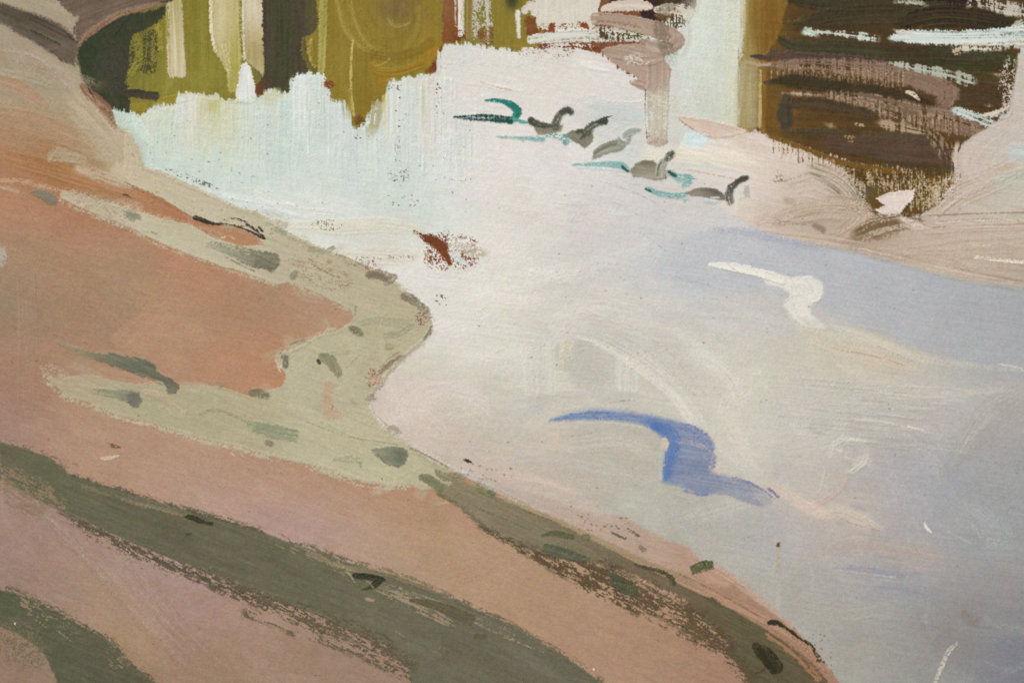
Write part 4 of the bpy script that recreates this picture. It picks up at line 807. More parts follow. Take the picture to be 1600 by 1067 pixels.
K2('573,430 590,428 608,434 618,430', [12, 16, 16, 8], (132, 120, 102), 'wavy brown grey dab at the bank rim', br=1.6, amp=16, col2=(108, 96, 78)); S('600,444 612,440 620,432', 5, (140, 128, 110), None, op=.8)
K2('628,462 638,464 652,474 668,486', [12, 16, 13, 12], (132, 124, 104), 'second wavy dab at the bank rim', br=1.6, amp=14, col2=(108, 100, 80))
S('524,397 545,404 570,416 590,424', 3, (104, 88, 70), None, dry=.35, op=.8); stipple(648, 486, 678, 510, (116, 86, 68), .32); stipple(568, 406, 592, 422, (120, 86, 64), .25); stipple(535, 399, 578, 416, (122, 106, 86), .22)
K2('675,508 670,520 662,530', [6, 8, 5], (130, 124, 102)); S('668,486 672,500', 4, (114, 96, 78), None, op=.7, dry=.3)
S('450,408 480,414 520,424', 10, (150, 128, 102), None, op=.5, dry=.5, br=1.6); stipple(450, 402, 550, 452, (150, 130, 104), .22, 'D', ang=20)
K2('546,512 556,516 566,524', [10, 14, 8], (118, 116, 92)); S('556,478 554,496', 2.5, (112, 108, 84), None, op=.8)
S('560,506 590,500 625,504 645,510', [10, 12, 16, 12], (150, 146, 120), None, op=.6, dry=.2, br=1.6); S('600,524 625,520 642,508', 10, (142, 140, 114), None, op=.6, dry=.2, br=1.6)
K2('436,552 446,560 445,574', [8, 12, 10], (118, 114, 94)); S('432,562 436,574 440,572', 5, (196, 188, 164), None, op=.7)
K2('500,556 514,562 524,576 530,586', [14, 18, 16, 14], (126, 124, 98), 'curved grey green dab in the sage', br=1.6, amp=14); S('496,562 500,568', 6, (72, 68, 52), None); S('515,552 545,550', 6, (150, 148, 120), None, op=.7, dry=.2)
S('540,575 555,560 562,555', 2, (140, 134, 108), None, op=.6); K2('602,541 614,541', 10, (148, 140, 112)); S('580,552 560,580', 14, (160, 152, 124), None, op=.4, soft=4)
K2('632,554 612,566 598,578 588,586', [5, 8, 8, 4], (128, 114, 92), 'thin brown stroke on the inner bend', br=1.8); S('626,548 605,562 590,580', 2, (118, 104, 84), None, op=.6, dry=.2)
stipple(570, 572, 600, 612, (140, 92, 68), .3); S('586,588 582,600', 6, (190, 140, 110), None, op=.7, dry=.3); S('574,602 588,608 600,600', 2, (120, 100, 84), None, op=.6, dry=.3)
K2('572,624 580,618 586,624', [6, 10, 6], (132, 124, 106)); K2('606,668 616,670 626,676', [8, 13, 6], (150, 140, 122), op=.9)
S('580,634 586,650 600,664', [5, 5, 3], (190, 182, 168), None, op=.7, dry=.2); S('582,642 594,654 606,666', 2, (140, 128, 112), None, op=.7, dry=.2)
F('505,600 514,594 524,600 520,616 517,630 524,642 534,650 528,655 512,654 503,646 504,620', (172, 142, 116), st(P_SAGE, 'small salmon patch inside the sage'), rough=2, soft=4, amp=4, op=.6)
S('517,640 520,636 519,632', 1.8, (120, 88, 72), None, op=.6); S('548,625 556,632', 10, (152, 144, 120), None, op=.6, soft=3); S('490,630 500,640', 14, (158, 156, 130), None, op=.6, soft=4)
K2('398,666 430,674 461,680', [18, 22, 20], (134, 138, 112), 'broad flat grey green dab low on the sage', cap=(.2, .1), br=1.8, amp=10); K2('415,690 425,694', 10, (124, 120, 96))
F('578,702 600,698 620,697 636,702 638,712 632,724 622,730 610,726 598,720 588,712', (120, 122, 102), st(P_SAGE, 'dark rounded grey green dab near the band'), rough=1, soft=1.4, ang=10, amp=6, th=.9, spots=[(626, 714, 12, 14, 0, (98, 102, 88), .8), (592, 706, 12, 8, 0, (142, 142, 116), .7)])
S('590,708 600,722 610,728', 2, (96, 94, 76), None, op=.6); K2('520,718 545,716 566,720', [6, 10, 8], (154, 150, 122)); S('560,720 564,730', 4, (140, 136, 106), None, op=.7)
K2('389,614 402,613 420,619', [8, 14, 10], (112, 110, 88)); F('338,598 348,596 352,602 344,606', (138, 128, 98), st(P_SAGE), rough=1.5, soft=2); S('455,538 470,534 484,530', 7, (136, 128, 100), None, op=.8)
S('470,655 540,680 620,694', 2, (140, 130, 104), None, op=.6, dry=.2); S('500,658 560,686 600,696', 1.5, (146, 136, 110), None, op=.5, dry=.2)
S('312,646 330,641 350,642 395,662', [5, 6, 5, 6], (142, 138, 110), st(P_SAGE), op=.85, dry=.15)
S('385,664 400,668', 10, (130, 142, 112), None, op=.6, soft=3); S('280,610 240,612 220,622', 3, (190, 160, 130), None, op=.6, dry=.3); S('225,612 260,622 290,645', 10, (182, 156, 130), None, op=.5, dry=.4)
F('70,527 110,537 150,549 200,554 238,564 248,580 270,591 283,603 276,616 262,616 254,604 236,594 200,582 160,568 120,554', (104, 104, 86), st(P_BANK, 'dark grey green tongue pointing down right'), rough=2.2, soft=1.6, ang=22, amp=10, swid=1.8, slen=40, th=.7, dryw=6, grain='D', spots=[(110, 543, 50, 12, 18, (142, 130, 102), .9), (220, 575, 40, 14, 20, (94, 98, 82), .6)])
K2('144,610 175,614 205,620', [8, 14, 20], [(142, 136, 108), (132, 134, 106), (116, 116, 98)], dry=(.15, .1, 0)); F('198,616 210,612 218,612 222,626 217,636 208,637 200,630', (106, 104, 92), st(P_SAGE, 'small dark dab with a pale tail on the left'), rough=1.2, soft=1.4)
stipple(58, 572, 112, 606, (166, 152, 128), .35, ang=25); S('225,600 250,596 262,612', 2, (196, 178, 150), None, op=.6)
for pp, w_ in (('90,312 150,337 200,357 250,382 300,402 350,420 400,434 432,447', 8), ('452,441 480,454 515,470 545,485', 7), ('70,590 100,618 140,632 180,650 230,662 280,677 330,692 370,699 400,709', 10), ('400,709 450,722 500,733 550,750 590,758 640,760', 14), ('445,585 434,566 440,552 470,540 500,524 528,516', 9), ('95,296 150,312 200,325 250,340 300,350', 6)):
    S(pp, w_, (170, 162, 136), None, dry=.5, grain='I', soft=4, rough=2, br=6, amp=5)
for pp, w_, c_ in (('420,342 460,366 500,386 550,404 600,424 636,456 668,486 676,512', 9, (196, 190, 172)), ('664,534 636,556 604,588 584,616 580,640 598,668 640,694 690,722', 9, (190, 180, 166)), ('226,258 262,272 310,294 370,324 410,334', 7, (192, 190, 176))):
    S(pp, w_, c_, None, dry=.42, grain='I', op=.6, soft=5, rough=2.5, br=4, amp=5)
# black twig on the rim
P_TWIG = own('black_twig_paint', None, 'thin black twig like stroke on the sage rim')
S('302,340 312,342 330,349 352,350 372,354 395,364 414,373', [6, 9, 5, 3, 3, 4, 5], (54, 46, 38), P_TWIG, dry=(0, .1, .1), th=1.0)
S('350,344 368,342 385,348 376,354 360,350', 3.5, (64, 56, 46), st(P_TWIG), dry=.3); S('384,350 398,358 412,370', 4, (60, 52, 42), st(P_TWIG), dry=.25); S('404,354 411,362', 3, (40, 34, 28), None); S('352,343 384,352', 5, (196, 180, 158), None, op=.5, dry=.5)
S('191,304 198,305 205,309', [2.5, 3, 2], (78, 58, 44), st(P_BANK)); S('195,285 206,290 215,294', 2, (90, 70, 54), None, op=.6); S('482,410 500,420 512,426', 2, (84, 72, 56), None, op=.6, dry=.25)
S('346,372 358,369 366,374', 2.2, (200, 186, 150), None, op=.8); S('206,292 240,308 285,332 312,342', 2.5, (130, 96, 72), None, op=.7, dry=.2)
specks(200, 215, 400, 330, 40, (120, 108, 88), (.7, 1.4), .6, 25); specks(380, 335, 460, 375, 16, (100, 92, 76), (.6, 1.3), .6)
# --- dark bands
PALETTE[0] = umber
def band(poly, cols, label, **k):
    o_ = own('shadow_band_paint', None, label); F(poly, cols, o_, **dict(dict(rough=1.0, soft=2.0, grain='D', ang=22, slen=70, swid=1.9, amp=5, th=.5, sigma=60, smooth=False), **k)); return o_
B1 = band('-210,640 0,690 30,697 80,714 108,740 150,753 200,768 250,784 300,797 350,811 400,825 450,845 500,861 550,879 620,897 700,931 780,966 850,1005 900,1036 945,1070 1100,1290 700,1290 640,1070 637,1040 600,1006 560,990 500,962 440,942 400,925 350,906 300,886 240,862 180,836 130,812 90,796 60,782 30,764 0,748 -210,690',
          T('0,720:92,88,72 60,740:90,88,70 150,790:90,90,72 250,840:93,91,74 350,850:96,92,76 400,870:92,90,72 300,880:86,80,66 500,920:94,92,76 600,930:100,94,78 650,980:96,92,78 750,1000:98,92,78 700,1050:94,92,78 850,1040:94,90,78 200,840:84,80,66 450,930:90,86,70'), 'long grey green shadow band crossing the lower bank')
FR1 = own('dry_brush_fringe', B1, None)
for pp, w_ in (('0,690 30,697 80,714 108,740 150,753 200,768 250,784 300,797 350,811 400,825', 8), ('400,825 450,845 500,861 550,879 620,897 700,931 780,966 850,1005 900,1036 945,1070', 9)):
    S(pp, w_, (98, 90, 74), None, dry=.52, grain='D', soft=4, rough=2.5, br=5, amp=4)
stipple(-20, 742, 110, 806, (128, 108, 90), .5, 'D', ang=28)
for (a_, b_, c_, d_, w_, q0, q1) in ((110, 812, 250, 876, 14, .4, .55), (180, 846, 320, 904, 20, .35, .5), (250, 874, 420, 940, 26, .35, .5), (330, 908, 470, 964, 26, .4, .5), (400, 932, 520, 984, 30, .4, .55), (460, 952, 610, 1010, 32, .42, .5), (560, 996, 645, 1046, 30, .45, .55), (380, 956, 470, 990, 16, .66, .72), (480, 985, 640, 1056, 20, .64, .7), (600, 1035, 645, 1062, 12, .5, .6), (130, 832, 250, 886, 10, .66, .72)):
    S([(a_, b_), ((a_ + c_) / 2, (b_ + d_) / 2 - 2), (c_, d_)], w_, (88, 79, 63), FR1, dry=(q0, q1, q1 + .06), grain='D', rough=2.5, br=5, soft=5, amp=3)
S('90,800 150,826 240,872 300,896 400,935', 9, (72, 64, 52), None, op=.6, dry=.3, grain='D', soft=3)
for (a_, b_, n_) in ((210, 864, 5), (268, 888, 6), (300, 884, 5), (345, 905, 5), (390, 930, 5)):
    for i in range(n_):
        x_, y_ = a_ + rng.uniform(-14, 24), b_ + rng.uniform(-8, 10); S([(x_, y_), (x_ + rng.uniform(5, 12), y_ + 4)], 3, (172, 146, 122) if i % 2 else (140, 130, 104), None, dry=.35, op=.8)
for i in range(18):                                     # pale scratches along the upper rim
    x_ = 460 + i * 19; y_ = 858 + (x_ - 460) * .40 + rng.uniform(-6, 10)
    S([(x_, y_), (x_ + 30, y_ + 11), (x_ + rng.uniform(55, 95), y_ + rng.uniform(24, 36))], rng.uniform(1.3, 2.4), (168, 152, 122) if i % 3 else (150, 132, 104), None, op=.7, dry=.35, br=1.5)
S('480,866 540,884 620,900 700,930', 14, (128, 112, 90), None, op=.6, dry=.35, grain='D'); S('590,920 650,945 710,978', [8, 20, 10], (168, 146, 122), None, op=.75, dry=.52, grain='D', br=1.6); S('130,758 220,784 300,806', 12, (120, 108, 88), None, op=.5, dry=.4, grain='D')
S('110,742 150,752 200,768 300,798 400,826', 3, (70, 64, 52), None, op=.6, dry=.3); S('60,702 85,716 110,734', 8, (140, 112, 92), None, op=.7, dry=.45, grain='D'); S('100,718 124,728', 4, (120, 92, 76), None, op=.6, dry=.4)
S('190,780 260,800 310,815', 6, (140, 124, 100), None, op=.5, dry=.5, br=1.5)
D_ = lambda par, pts, w, c, label=None, **k: S(pts, w, c, st(par, label), **dict(dict(soft=1.2, rough=1.0, br=1.8, amp=7, th=.9, dry=.05), **k))
D_(B1, '287,806 300,808 314,814 332,818', [3, 9, 8, 6], (52, 50, 38), 'black dab on the long shadow band'); S('290,834 300,833', 4, (66, 62, 48), None, op=.8)
D_(B1, '552,898 568,900 590,903 602,906', [9, 10, 9, 4], (50, 51, 44), 'black hooked dab like a seven'); D_(B1, '594,904 586,912 574,918 564,921', [12, 12, 5, 2], (52, 52, 44))
S('578,912 584,918', 3, (176, 150, 128), None, op=.7); S('572,935 584,938', 6, (172, 148, 128), None, op=.8, dry=.2)
D_(B1, '640,937 670,942 705,954 736,968', [6, 13, 17, 18], (88, 82, 65), 'dark olive dab lying along the shadow band', cap=(.6, .2)); D_(B1, '686,1014 694,1018 690,1028', [6, 12, 6], (64, 72, 50)); S('692,1006 705,1015 725,1024', 12, (80, 80, 64), None, op=.5, soft=4); S('742,992 760,994', 8, (76, 74, 58), None, op=.8, dry=.15)
for (pp, w_) in (('520,878 545,908', 2), ('525,872 553,906', 2), ('430,850 465,866', 2), ('455,855 470,862', 1.6), ('540,886 555,910', 1.6), ('618,985 632,995', 2), ('600,922 640,945', 2), ('480,951 488,954', 2)): S(pp, w_, (164, 146, 116), None, op=.7, dry=.2)
scumble('660,960 900,1067 660,1067', 14, 90, 24, 30, jit=5, op=.4, dry=.2)
S('1050,1075 1052,1080', 2, (0, 0, 0), None, op=.0)
B2 = band('-210,880 0,921 20,924 50,935 90,955 130,978 160,992 185,1010 202,1032 225,1050 243,1070 320,1290 100,1290 92,1070 80,1045 74,1030 62,1012 30,990 0,978 -210,960',
          T('0,940:82,82,64 40,960:82,82,64 100,1000:84,82,66 150,1030:84,82,68 110,1040:80,80,70 200,1050:84,80,66 50,970:78,80,62'), 'grey green shadow in the bottom left corner')
S('0,921 20,924 50,935 90,955 130,978 160,992 185,1010 202,1032 243,1070', 12, (88, 82, 66), None, dry=.5, grain='D', soft=5, rough=3, br=5, amp=4)
stipple(-20, 970, 80, 1040, (104, 92, 74), .36, 'I', ang=35); stipple(20, 930, 130, 985, (132, 114, 94), .16, 'D', ang=28); stipple(165, 985, 215, 1050, (140, 118, 98), .12, 'D', ang=40)
S('90,985 104,996 114,1002', 1.8, (150, 142, 118), None, op=.8); specks(23, 971, 26, 974, 1, (220, 216, 206), (1.8, 2.2), 1); S('110,965 150,985', 3, (70, 66, 50), None, op=.5, dry=.3)
B3 = band('655,748 668,740 700,758 712,748 740,758 770,772 800,786 850,806 900,830 950,856 1000,880 1050,905 1100,930 1150,955 1200,984 1245,1014 1280,1046 1300,1075 1330,1290 1250,1290 1172,1070 1158,1046 1140,1010 1112,980 1075,948 1040,926 1000,908 960,894 920,880 880,874 830,862 800,850 770,833 740,808 712,786 684,770',
          T('680,755:124,118,94 720,775:130,118,98 760,800:126,115,96 800,815:116,106,88 830,840:112,100,82 880,865:106,98,80 950,890:104,94,78 1000,910:106,92,76 1050,930:102,88,72 1100,960:92,84,66 1150,985:88,82,62 1200,1010:90,82,64 1250,1040:92,80,64 1150,1030:82,78,60 1200,1060:78,72,58 900,850:116,106,86'), 'grey green shadow band running down to the bottom right of the bank', ang=27)
FR3 = own('dry_brush_fringe', B3, None)
S('684,770 712,786 740,808 770,833 800,850', 9, (104, 94, 76), None, dry=.45, grain='D', soft=4, rough=2.5, br=5, amp=4)
for (a_, b_, c_, d_, w_, q0, q1) in ((750, 822, 850, 876, 12, .3, .4), (810, 852, 910, 904, 22, .3, .45), (860, 868, 980, 926, 44, .36, .44), (930, 890, 1030, 944, 46, .40, .46), (1000, 920, 1100, 984, 46, .42, .44), (1060, 952, 1140, 1014, 36, .4, .42), (1110, 986, 1172, 1062, 26, .3, .4), (900, 910, 1000, 956, 18, .6, .66), (1010, 958, 1110, 1012, 16, .62, .7)):
    S([(a_, b_), ((a_ + c_) / 2, (b_ + d_) / 2 - 2), (c_, d_)], w_, (84, 70, 55), FR3, dry=(q0, q1, q1 + .04), grain='D', rough=2.5, br=5, soft=6, amp=3)
for (a_, b_, c_, d_, w_, q_) in ((890, 872, 950, 886, 8, .62), (960, 888, 1010, 908, 8, .64), (1000, 908, 1070, 944, 18, .68)):
    S([(a_, b_), (c_, d_)], w_, (180, 146, 122), None, dry=q_, grain='D', op=.85, br=4, soft=3)
S('690,760 760,796 850,840 930,872', 18, (118, 112, 88), None, op=.4, dry=.3, br=1.6); S('720,768 800,800 880,838', 4, (148, 138, 114), None, op=.5, dry=.35, br=1.5); S('740,790 830,828', 4, (96, 88, 72), None, op=.5, dry=.35, br=1.5)
D_(B3, '657,744 672,750 690,762', [12, 16, 12], (108, 108, 86), 'green grey dab where the band begins'); D_(B3, '680,734 694,744 712,744 728,742', [6, 13, 14, 8], (122, 116, 94)); D_(B3, '745,758 760,764 772,772', [12, 20, 14], (116, 114, 90)); S('762,766 772,772', 8, (92, 92, 72), None, op=.7)
S('840,798 900,828 960,856 1040,892 1100,920', [5, 10, 13, 14, 8], (138, 124, 100), st(B3, 'ochre rim along the upper side of the band'), dry=.15, br=1.7, amp=10, soft=3, op=.8); S('800,784 850,800 890,818', 5, (160, 150, 120), None, op=.7, dry=.2); S('820,798 860,812 900,832', 1.6, (80, 70, 52), None, op=.7, dry=.2)
S('1020,890 1100,925 1180,960 1250,1000 1300,1056', [4, 10, 16, 16, 10], (176, 140, 118), st(B3, 'salmon rim along the lower end of the band'), dry=(.2, .12, .1, .25), br=1.7, amp=12, soft=3)
S('1060,895 1120,925 1200,970', 3, (110, 84, 64), None, op=.6, dry=.3); S('1200,990 1240,1020 1280,1060', 16, (168, 124, 98), None, op=.8, dry=.35, br=1.6, grain='D'); S('1210,985 1260,1030 1290,1066', 2.5, (110, 78, 58), None, op=.7, dry=.3); S('1225,985 1262,1015', 2, (120, 84, 64), None, op=.6, dry=.3)
# pink beyond the rim
PALETTE[0] = earth
P_RIM = own('pink_rim_paint', None, 'pinkish rim between the band and the grey water')
F('700,728 760,744 830,768 880,786 930,800 970,806 1010,826 1050,846 1076,852 1086,868 1120,888 1150,905 1130,918 1080,900 1020,878 960,850 900,822 840,796 780,772', T('740,750:198,182,172 820,780:192,172,162 900,805:188,168,152 960,830:188,162,146 1020,860:184,156,140 1100,895:186,152,134 1140,910:184,142,120'), P_RIM, rough=2, soft=3.5, ang=27, amp=3, sigma=50, th=.35)
S('860,782 930,800 980,822', [10, 20, 10], (196, 178, 166), None, op=.5, soft=7); S('1090,880 1130,894 1180,930 1240,980', [10, 16, 16, 8], (190, 158, 142), st(P_RIM), op=.8, soft=4, dry=.15)
S('640,694 690,722 740,744', 3, (206, 196, 186), None, op=.7, dry=.25); S('640,698 680,718 700,730', 3, (136, 120, 104), None, op=.7, dry=.3, br=1.5); S('700,740 760,758 830,790', 2.4, (156, 144, 122), None, op=.7, dry=.3)
S('724,718 732,720 740,725', [2, 5, 2], (70, 58, 48), st(P_RIM), dry=.1); specks(720, 726, 800, 756, 28, (124, 104, 92), (.6, 1.5), .7, 22); specks(900, 802, 985, 832, 34, (128, 96, 80), (.6, 1.6), .7, 25)
for (x_, y_) in ((962, 834), (972, 838), (993, 834), (984, 828)): S([(x_ - 5, y_ - 2), (x_ + 6, y_ + 3)], 4.5, (96, 88, 66), None, dry=.2, op=.85)
S('1000,853 1008,860', 9, (128, 112, 94), None, op=.7, dry=.2); S('1130,905 1160,915 1200,925', 1.4, (150, 128, 112), None, op=.5, dry=.2)
PALETTE[0] = umber
D_(B3, '846,836 866,833 896,838', [5, 11, 9], (84, 84, 62), 'upper dark green dab on the right hand band'); S('910,838 920,840', 12, (92, 88, 68), None, op=.8, dry=.2)
D_(B3, '850,854 875,862 920,874', [14, 20, 8], (82, 84, 68), 'broad dark green dab on the right hand band'); D_(B3, '956,896 966,912 984,922 994,918', [12, 20, 18, 8], (74, 76, 60), 'hooked dark green dab in the dry fringe')
D_(B3, '990,881 1012,887 1038,895 1052,906 1052,914', [4, 7, 7, 8, 4], (70, 68, 54), 'thin dark curved dab'); S('1040,906 1044,916', 6, (110, 100, 80), None, op=.7)
D_(B3, '1082,890 1098,884 1112,882', [14, 19, 14], (84, 86, 64), 'green block dab sitting on the pink rim', cap=(.1, .1)); S('1098,876 1102,884', 4, (66, 72, 50), None); S('1110,882 1112,888', 3, (60, 68, 50), None)
D_(B3, '1100,933 1115,938 1128,947', [4, 9, 5], (84, 78, 60)); D_(B3, '1178,1006 1196,1022 1216,1046', [12, 26, 22], (54, 50, 38), 'big blackish dab near the bottom edge'); S('1185,1012 1210,1050', 10, (44, 40, 30), None, op=.6)
D_(B3, '1200,973 1212,972 1230,982 1252,998 1264,1006', [8, 10, 5, 5, 4], (48, 46, 36), 'black curved dab on the salmon rim'); S('1255,998 1268,1008 1276,1022 1284,1030', [3, 4, 6, 3], (62, 50, 40), None, dry=.25); S('1276,1030 1288,1034', 5, (66, 50, 40), None, op=.8, dry=.2); specks(1268, 990, 1300, 1060, 24, (120, 84, 64), (.7, 1.8), .7, 40)
S('1180,1052 1196,1044', 3, (60, 54, 40), None, op=.7); S('1140,1020 1160,1035', 14, (80, 76, 58), None, op=.5)
specks(926, 1044, 929, 1047, 1, (226, 212, 196), (1.8, 2.2), 1)
# small marks on the bank
PALETTE[0] = earth
o = st(P_BANK, 'speckled pale spot at the left edge'); F('-40,382 0,378 8,384 13,396 11,410 4,420 -40,424', (182, 166, 150), o, rough=3, dryw=14, amp=6, grain='I')
S('158,716 170,716 186,712', [4, 6, 4], (206, 184, 158), st(P_BANK, 'small cream tick on the pink slope'), th=1.2); S('166,693 176,696 190,700', [3, 7, 3], (128, 96, 76), st(P_BANK), dry=.25)
S('360,708 368,712', 3, (206, 186, 162), None, op=.7); S('376,708 380,713', 3, (206, 188, 160), None, op=.7)
S('70,805 120,850 180,915 240,985 290,1040', [14, 18, 14, 12, 8], (180, 158, 144), None, op=.3, dry=.35, br=1.5, soft=3)
for k_ in range(9): S([(60 + k_ * 22, 800 + k_ * 13), (150 + k_ * 20, 900 + k_ * 12), (220 + k_ * 18, 980 + k_ * 8)], 1.5, (184, 162, 148) if k_ % 2 else (146, 120, 106), None, op=.5, dry=.35)
S('-5,690 4,740 4,800', 4, (176, 156, 146), None, op=.35, dry=.4); S('40,420 44,520 40,640', 30, (170, 134, 118), None, op=.35, dry=.5, grain='V', br=1.6)
specks(0, 300, 560, 600, 46, (124, 92, 74), (.6, 1.3), .6); specks(0, 600, 1100, 1060, 70, (118, 94, 80), (.6, 1.3), .55); specks(900, 280, 1600, 460, 30, (120, 108, 98), (.6, 1.2), .5)

# --- ducks on the water
PALETTE[0] = lambda c: c + 12 * np.clip((130 - c.mean(-1, keepdims=True)) / 70, 0, 1)
G_ = lambda par, name, pts, w, c, **k: S(pts, w, c, own(name, par, None), **dict(dict(soft=2.3, rough=.8, br=1.7, amp=11, th=.9, dry=.08), **k))
dk = own('painted_duck', None, 'dark teal duck leading on the far left of the row')
G_(dk, 'body', '708,183 735,184 765,185 800,188', [3, 9, 13, 12], (52, 88, 80), col2=(30, 56, 52), mix=.5, dry=(.1, .14, .12, .02), soft=1.6)
for i in range(16):
    x_ = 726 + i * 4.2; S([(x_, 179 + rng.uniform(0, 2)), (x_ + .5, 190)], 1.9, (188, 192, 184) if i % 2 else (24, 46, 42), None, op=.55, dry=.2)
G_(dk, 'neck', '757,157 775,157 794,162 808,173 804,184 798,190', [3, 7, 11, 14, 11, 9], (58, 132, 118), col2=(30, 92, 82), mix=.45, soft=1.6, amp=14); S('800,162 812,173 804,188', 6, (26, 98, 84), None, op=.75); S('802,187 814,190 828,192', [8, 6, 3], (96, 156, 146), None, soft=1.5)
S('772,187 800,191', 7, (28, 62, 56), None, op=.8)
dk = own('painted_duck', None, 'olive grey duck with raised head, second from the left')
G_(dk, 'body', '828,188 840,195 856,200 872,199', [12, 15, 15, 14], (96, 95, 78), col2=(60, 64, 52), mix=.5, amp=14); F('834,196 850,202 868,200 880,193 877,205 862,209 840,210', (138, 132, 112), own('breast', dk, None), rough=.8, ang=20, amp=8, th=.9, soft=1.6)
S('827,185 836,194 852,199', [9, 9, 3], (56, 58, 46), None, op=.8); S('832,190 846,197', 2, (130, 130, 108), None, op=.6)
G_(dk, 'neck', '867,201 870,188 875,179 884,174', [16, 14, 12, 11], (106, 105, 88), col2=(72, 72, 60), amp=14); G_(dk, 'head', '874,176 885,172 894,177', [7, 11, 11], (62, 64, 54), amp=10); S('869,192 876,180', 2.6, (200, 198, 184), None, op=.6); S('879,182 874,196', 3, (150, 146, 126), None, op=.6)
dk = own('painted_duck', None, 'olive grey duck with a dark wing spot, third from the left')
F('881,211 892,205 905,202 925,203 928,214 925,222 914,232 905,226 892,219', (122, 119, 102), own('body', dk, None), rough=.8, ang=15, amp=10, th=.9, soft=1.5)
G_(dk, 'wing', '901,207 908,205 913,210 907,217', [7, 9, 9, 6], (66, 65, 54), amp=12); S('904,206 909,213', 2, (120, 118, 100), None, op=.7); G_(dk, 'neck', '916,208 921,200 931,193 943,190', [15, 14, 12, 12], (94, 96, 82), col2=(62, 66, 54), amp=15); S('930,192 945,187 946,194', [5, 9, 7], (54, 58, 48), None)
S('924,206 929,203', 3, (150, 170, 160), None, op=.7); S('912,210 922,200 934,194', 2, (146, 146, 128), None, op=.6)
dk = own('painted_duck', None, 'faint pale grey duck, fourth from the left')
F('924,250 928,235 940,226 955,220 967,216 977,222 975,234 957,238 942,243 932,248', (142, 141, 126), own('body', dk, None), rough=.8, ang=-15, amp=12, th=.9, soft=1.5); S('928,241 945,230 962,225', 4, (108, 108, 94), None, op=.7); S('935,241 950,234 968,230', 3, (172, 168, 152), None, op=.6)
G_(dk, 'neck', '966,214 971,226 980,222 985,211', [5, 7, 8, 7], (146, 148, 134), amp=12); G_(dk, 'head', '974,214 985,206 1000,203', [10, 12, 8], (154, 158, 148), dry=.1, amp=10)
dk = own('painted_duck', None, 'grey duck with dark upright neck, fifth from the left')
F('983,267 993,256 1006,250 1020,251 1029,259 1031,270 1041,278 1022,282 1004,277 990,277', (142, 137, 118), own('body', dk, None), rough=.8, ang=10, amp=10, th=.9, soft=1.5, spots=[(1010, 255, 18, 5, 10, (110, 106, 90), .8), (1012, 277, 14, 5, 0, (166, 156, 138), .6)])
G_(dk, 'neck', '1034,278 1033,264 1037,251', [19, 17, 14], (112, 113, 98), col2=(160, 158, 142), amp=16, br=1.6); S('1027,276 1028,262 1034,252', 2.5, (64, 66, 54), None, op=.7); G_(dk, 'head', '1040,250 1047,243 1051,238', [11, 13, 11], (72, 76, 62), col2=(110, 114, 98), amp=16)
dk = own('painted_duck', None, 'grey duck on the far right of the row, turned right')
F('1069,301 1084,295 1104,293 1121,296 1132,304 1134,313 1124,313 1104,309 1080,306', (128, 121, 106), own('body', dk, None), rough=.8, ang=8, amp=10, th=.9, soft=1.5, spots=[(1116, 298, 18, 6, 14, (90, 86, 74), .85), (1085, 301, 14, 4, 0, (150, 140, 126), .6)])
G_(dk, 'neck', '1142,318 1139,305 1142,293 1151,287', [13, 14, 13, 10], (90, 87, 74), col2=(64, 62, 52), amp=14); G_(dk, 'head', '1148,286 1158,281 1168,277', [9, 11, 9], (84, 82, 70), col2=(56, 54, 44), amp=14); S('1141,312 1140,300', 2.5, (128, 122, 106), None, op=.6)
S('1110,309 1124,309', 4, (220, 214, 206), None, op=.8)
F('1162,290 1170,289 1171,309 1163,309', (184, 177, 164), st(P_WATER), rough=1, soft=1.4); S('1150,300 1148,326 1140,338', 14, (206, 206, 192), None, op=.5, soft=4); S('1136,292 1134,300', 4, (206, 202, 196), None, op=.5)
# teal reflections under them
PALETTE[0] = lambda c: c * .82 + .18 * c.mean(-1, keepdims=True) + np.array([2, -2, -3], np.float32)
P_TEAL = own('teal_reflection_paint', None, 'teal water streaks under the ducks')
Q_ = lambda pts, w, c, **k: S(pts, w * 1.15 if np.isscalar(w) else [v * 1.15 for v in w], c, st(P_TEAL), **dict(dict(soft=2.6, rough=.8, br=1.7, amp=12, th=.7, dry=(.08, .12, .15), op=.85), **k))
Q_('776,214 815,216 850,218', [3, 5, 8], (98, 156, 150)); Q_('852,212 868,213 884,217 882,226', [5, 8, 11, 8], (92, 158, 152), dry=.25); S('816,218 818,224', 3, (150, 172, 168), None, op=.6)
Q_('893,258 930,257 968,258 981,267', [3, 7, 11, 8], (104, 168, 164)); S('972,260 981,268', 6, (52, 92, 92), None); S('900,262 950,266 976,268', 4, (170, 206, 204), None, op=.6)
Q_('1045,268 1058,277 1076,280 1068,292', [8, 12, 13, 9], (98, 160, 152), col2=(120, 178, 170)); S('1044,268 1056,276', 6, (46, 80, 76), None, op=.9)
Q_('1009,294 1026,301 1050,306 1070,306 1069,316', [6, 8, 8, 8, 5], (108, 172, 164), col2=(86, 150, 142)); S('1008,295 1018,300', 4, (40, 78, 72), None, op=.9)
Q_('974,234 992,232', 4, (186, 208, 202), dry=.3); Q_('978,238 990,246', 4, (176, 206, 204), dry=.3); Q_('1098,314 1112,317 1126,316', [3, 4, 3], (132, 182, 176)); Q_('1040,264 1090,266', 2, (196, 206, 204), dry=.3)
S('843,246 852,254', 5, (196, 200, 214), None, op=.6, soft=2); S('982,286 998,289', 3, (186, 196, 206), None, op=.6); S('1000,305 1012,310', 2, (160, 160, 160), None, op=.5, dry=.3); S('936,282 1000,304 1030,322 1040,333', 1.4, (168, 168, 170), None, op=.5, dry=.3)
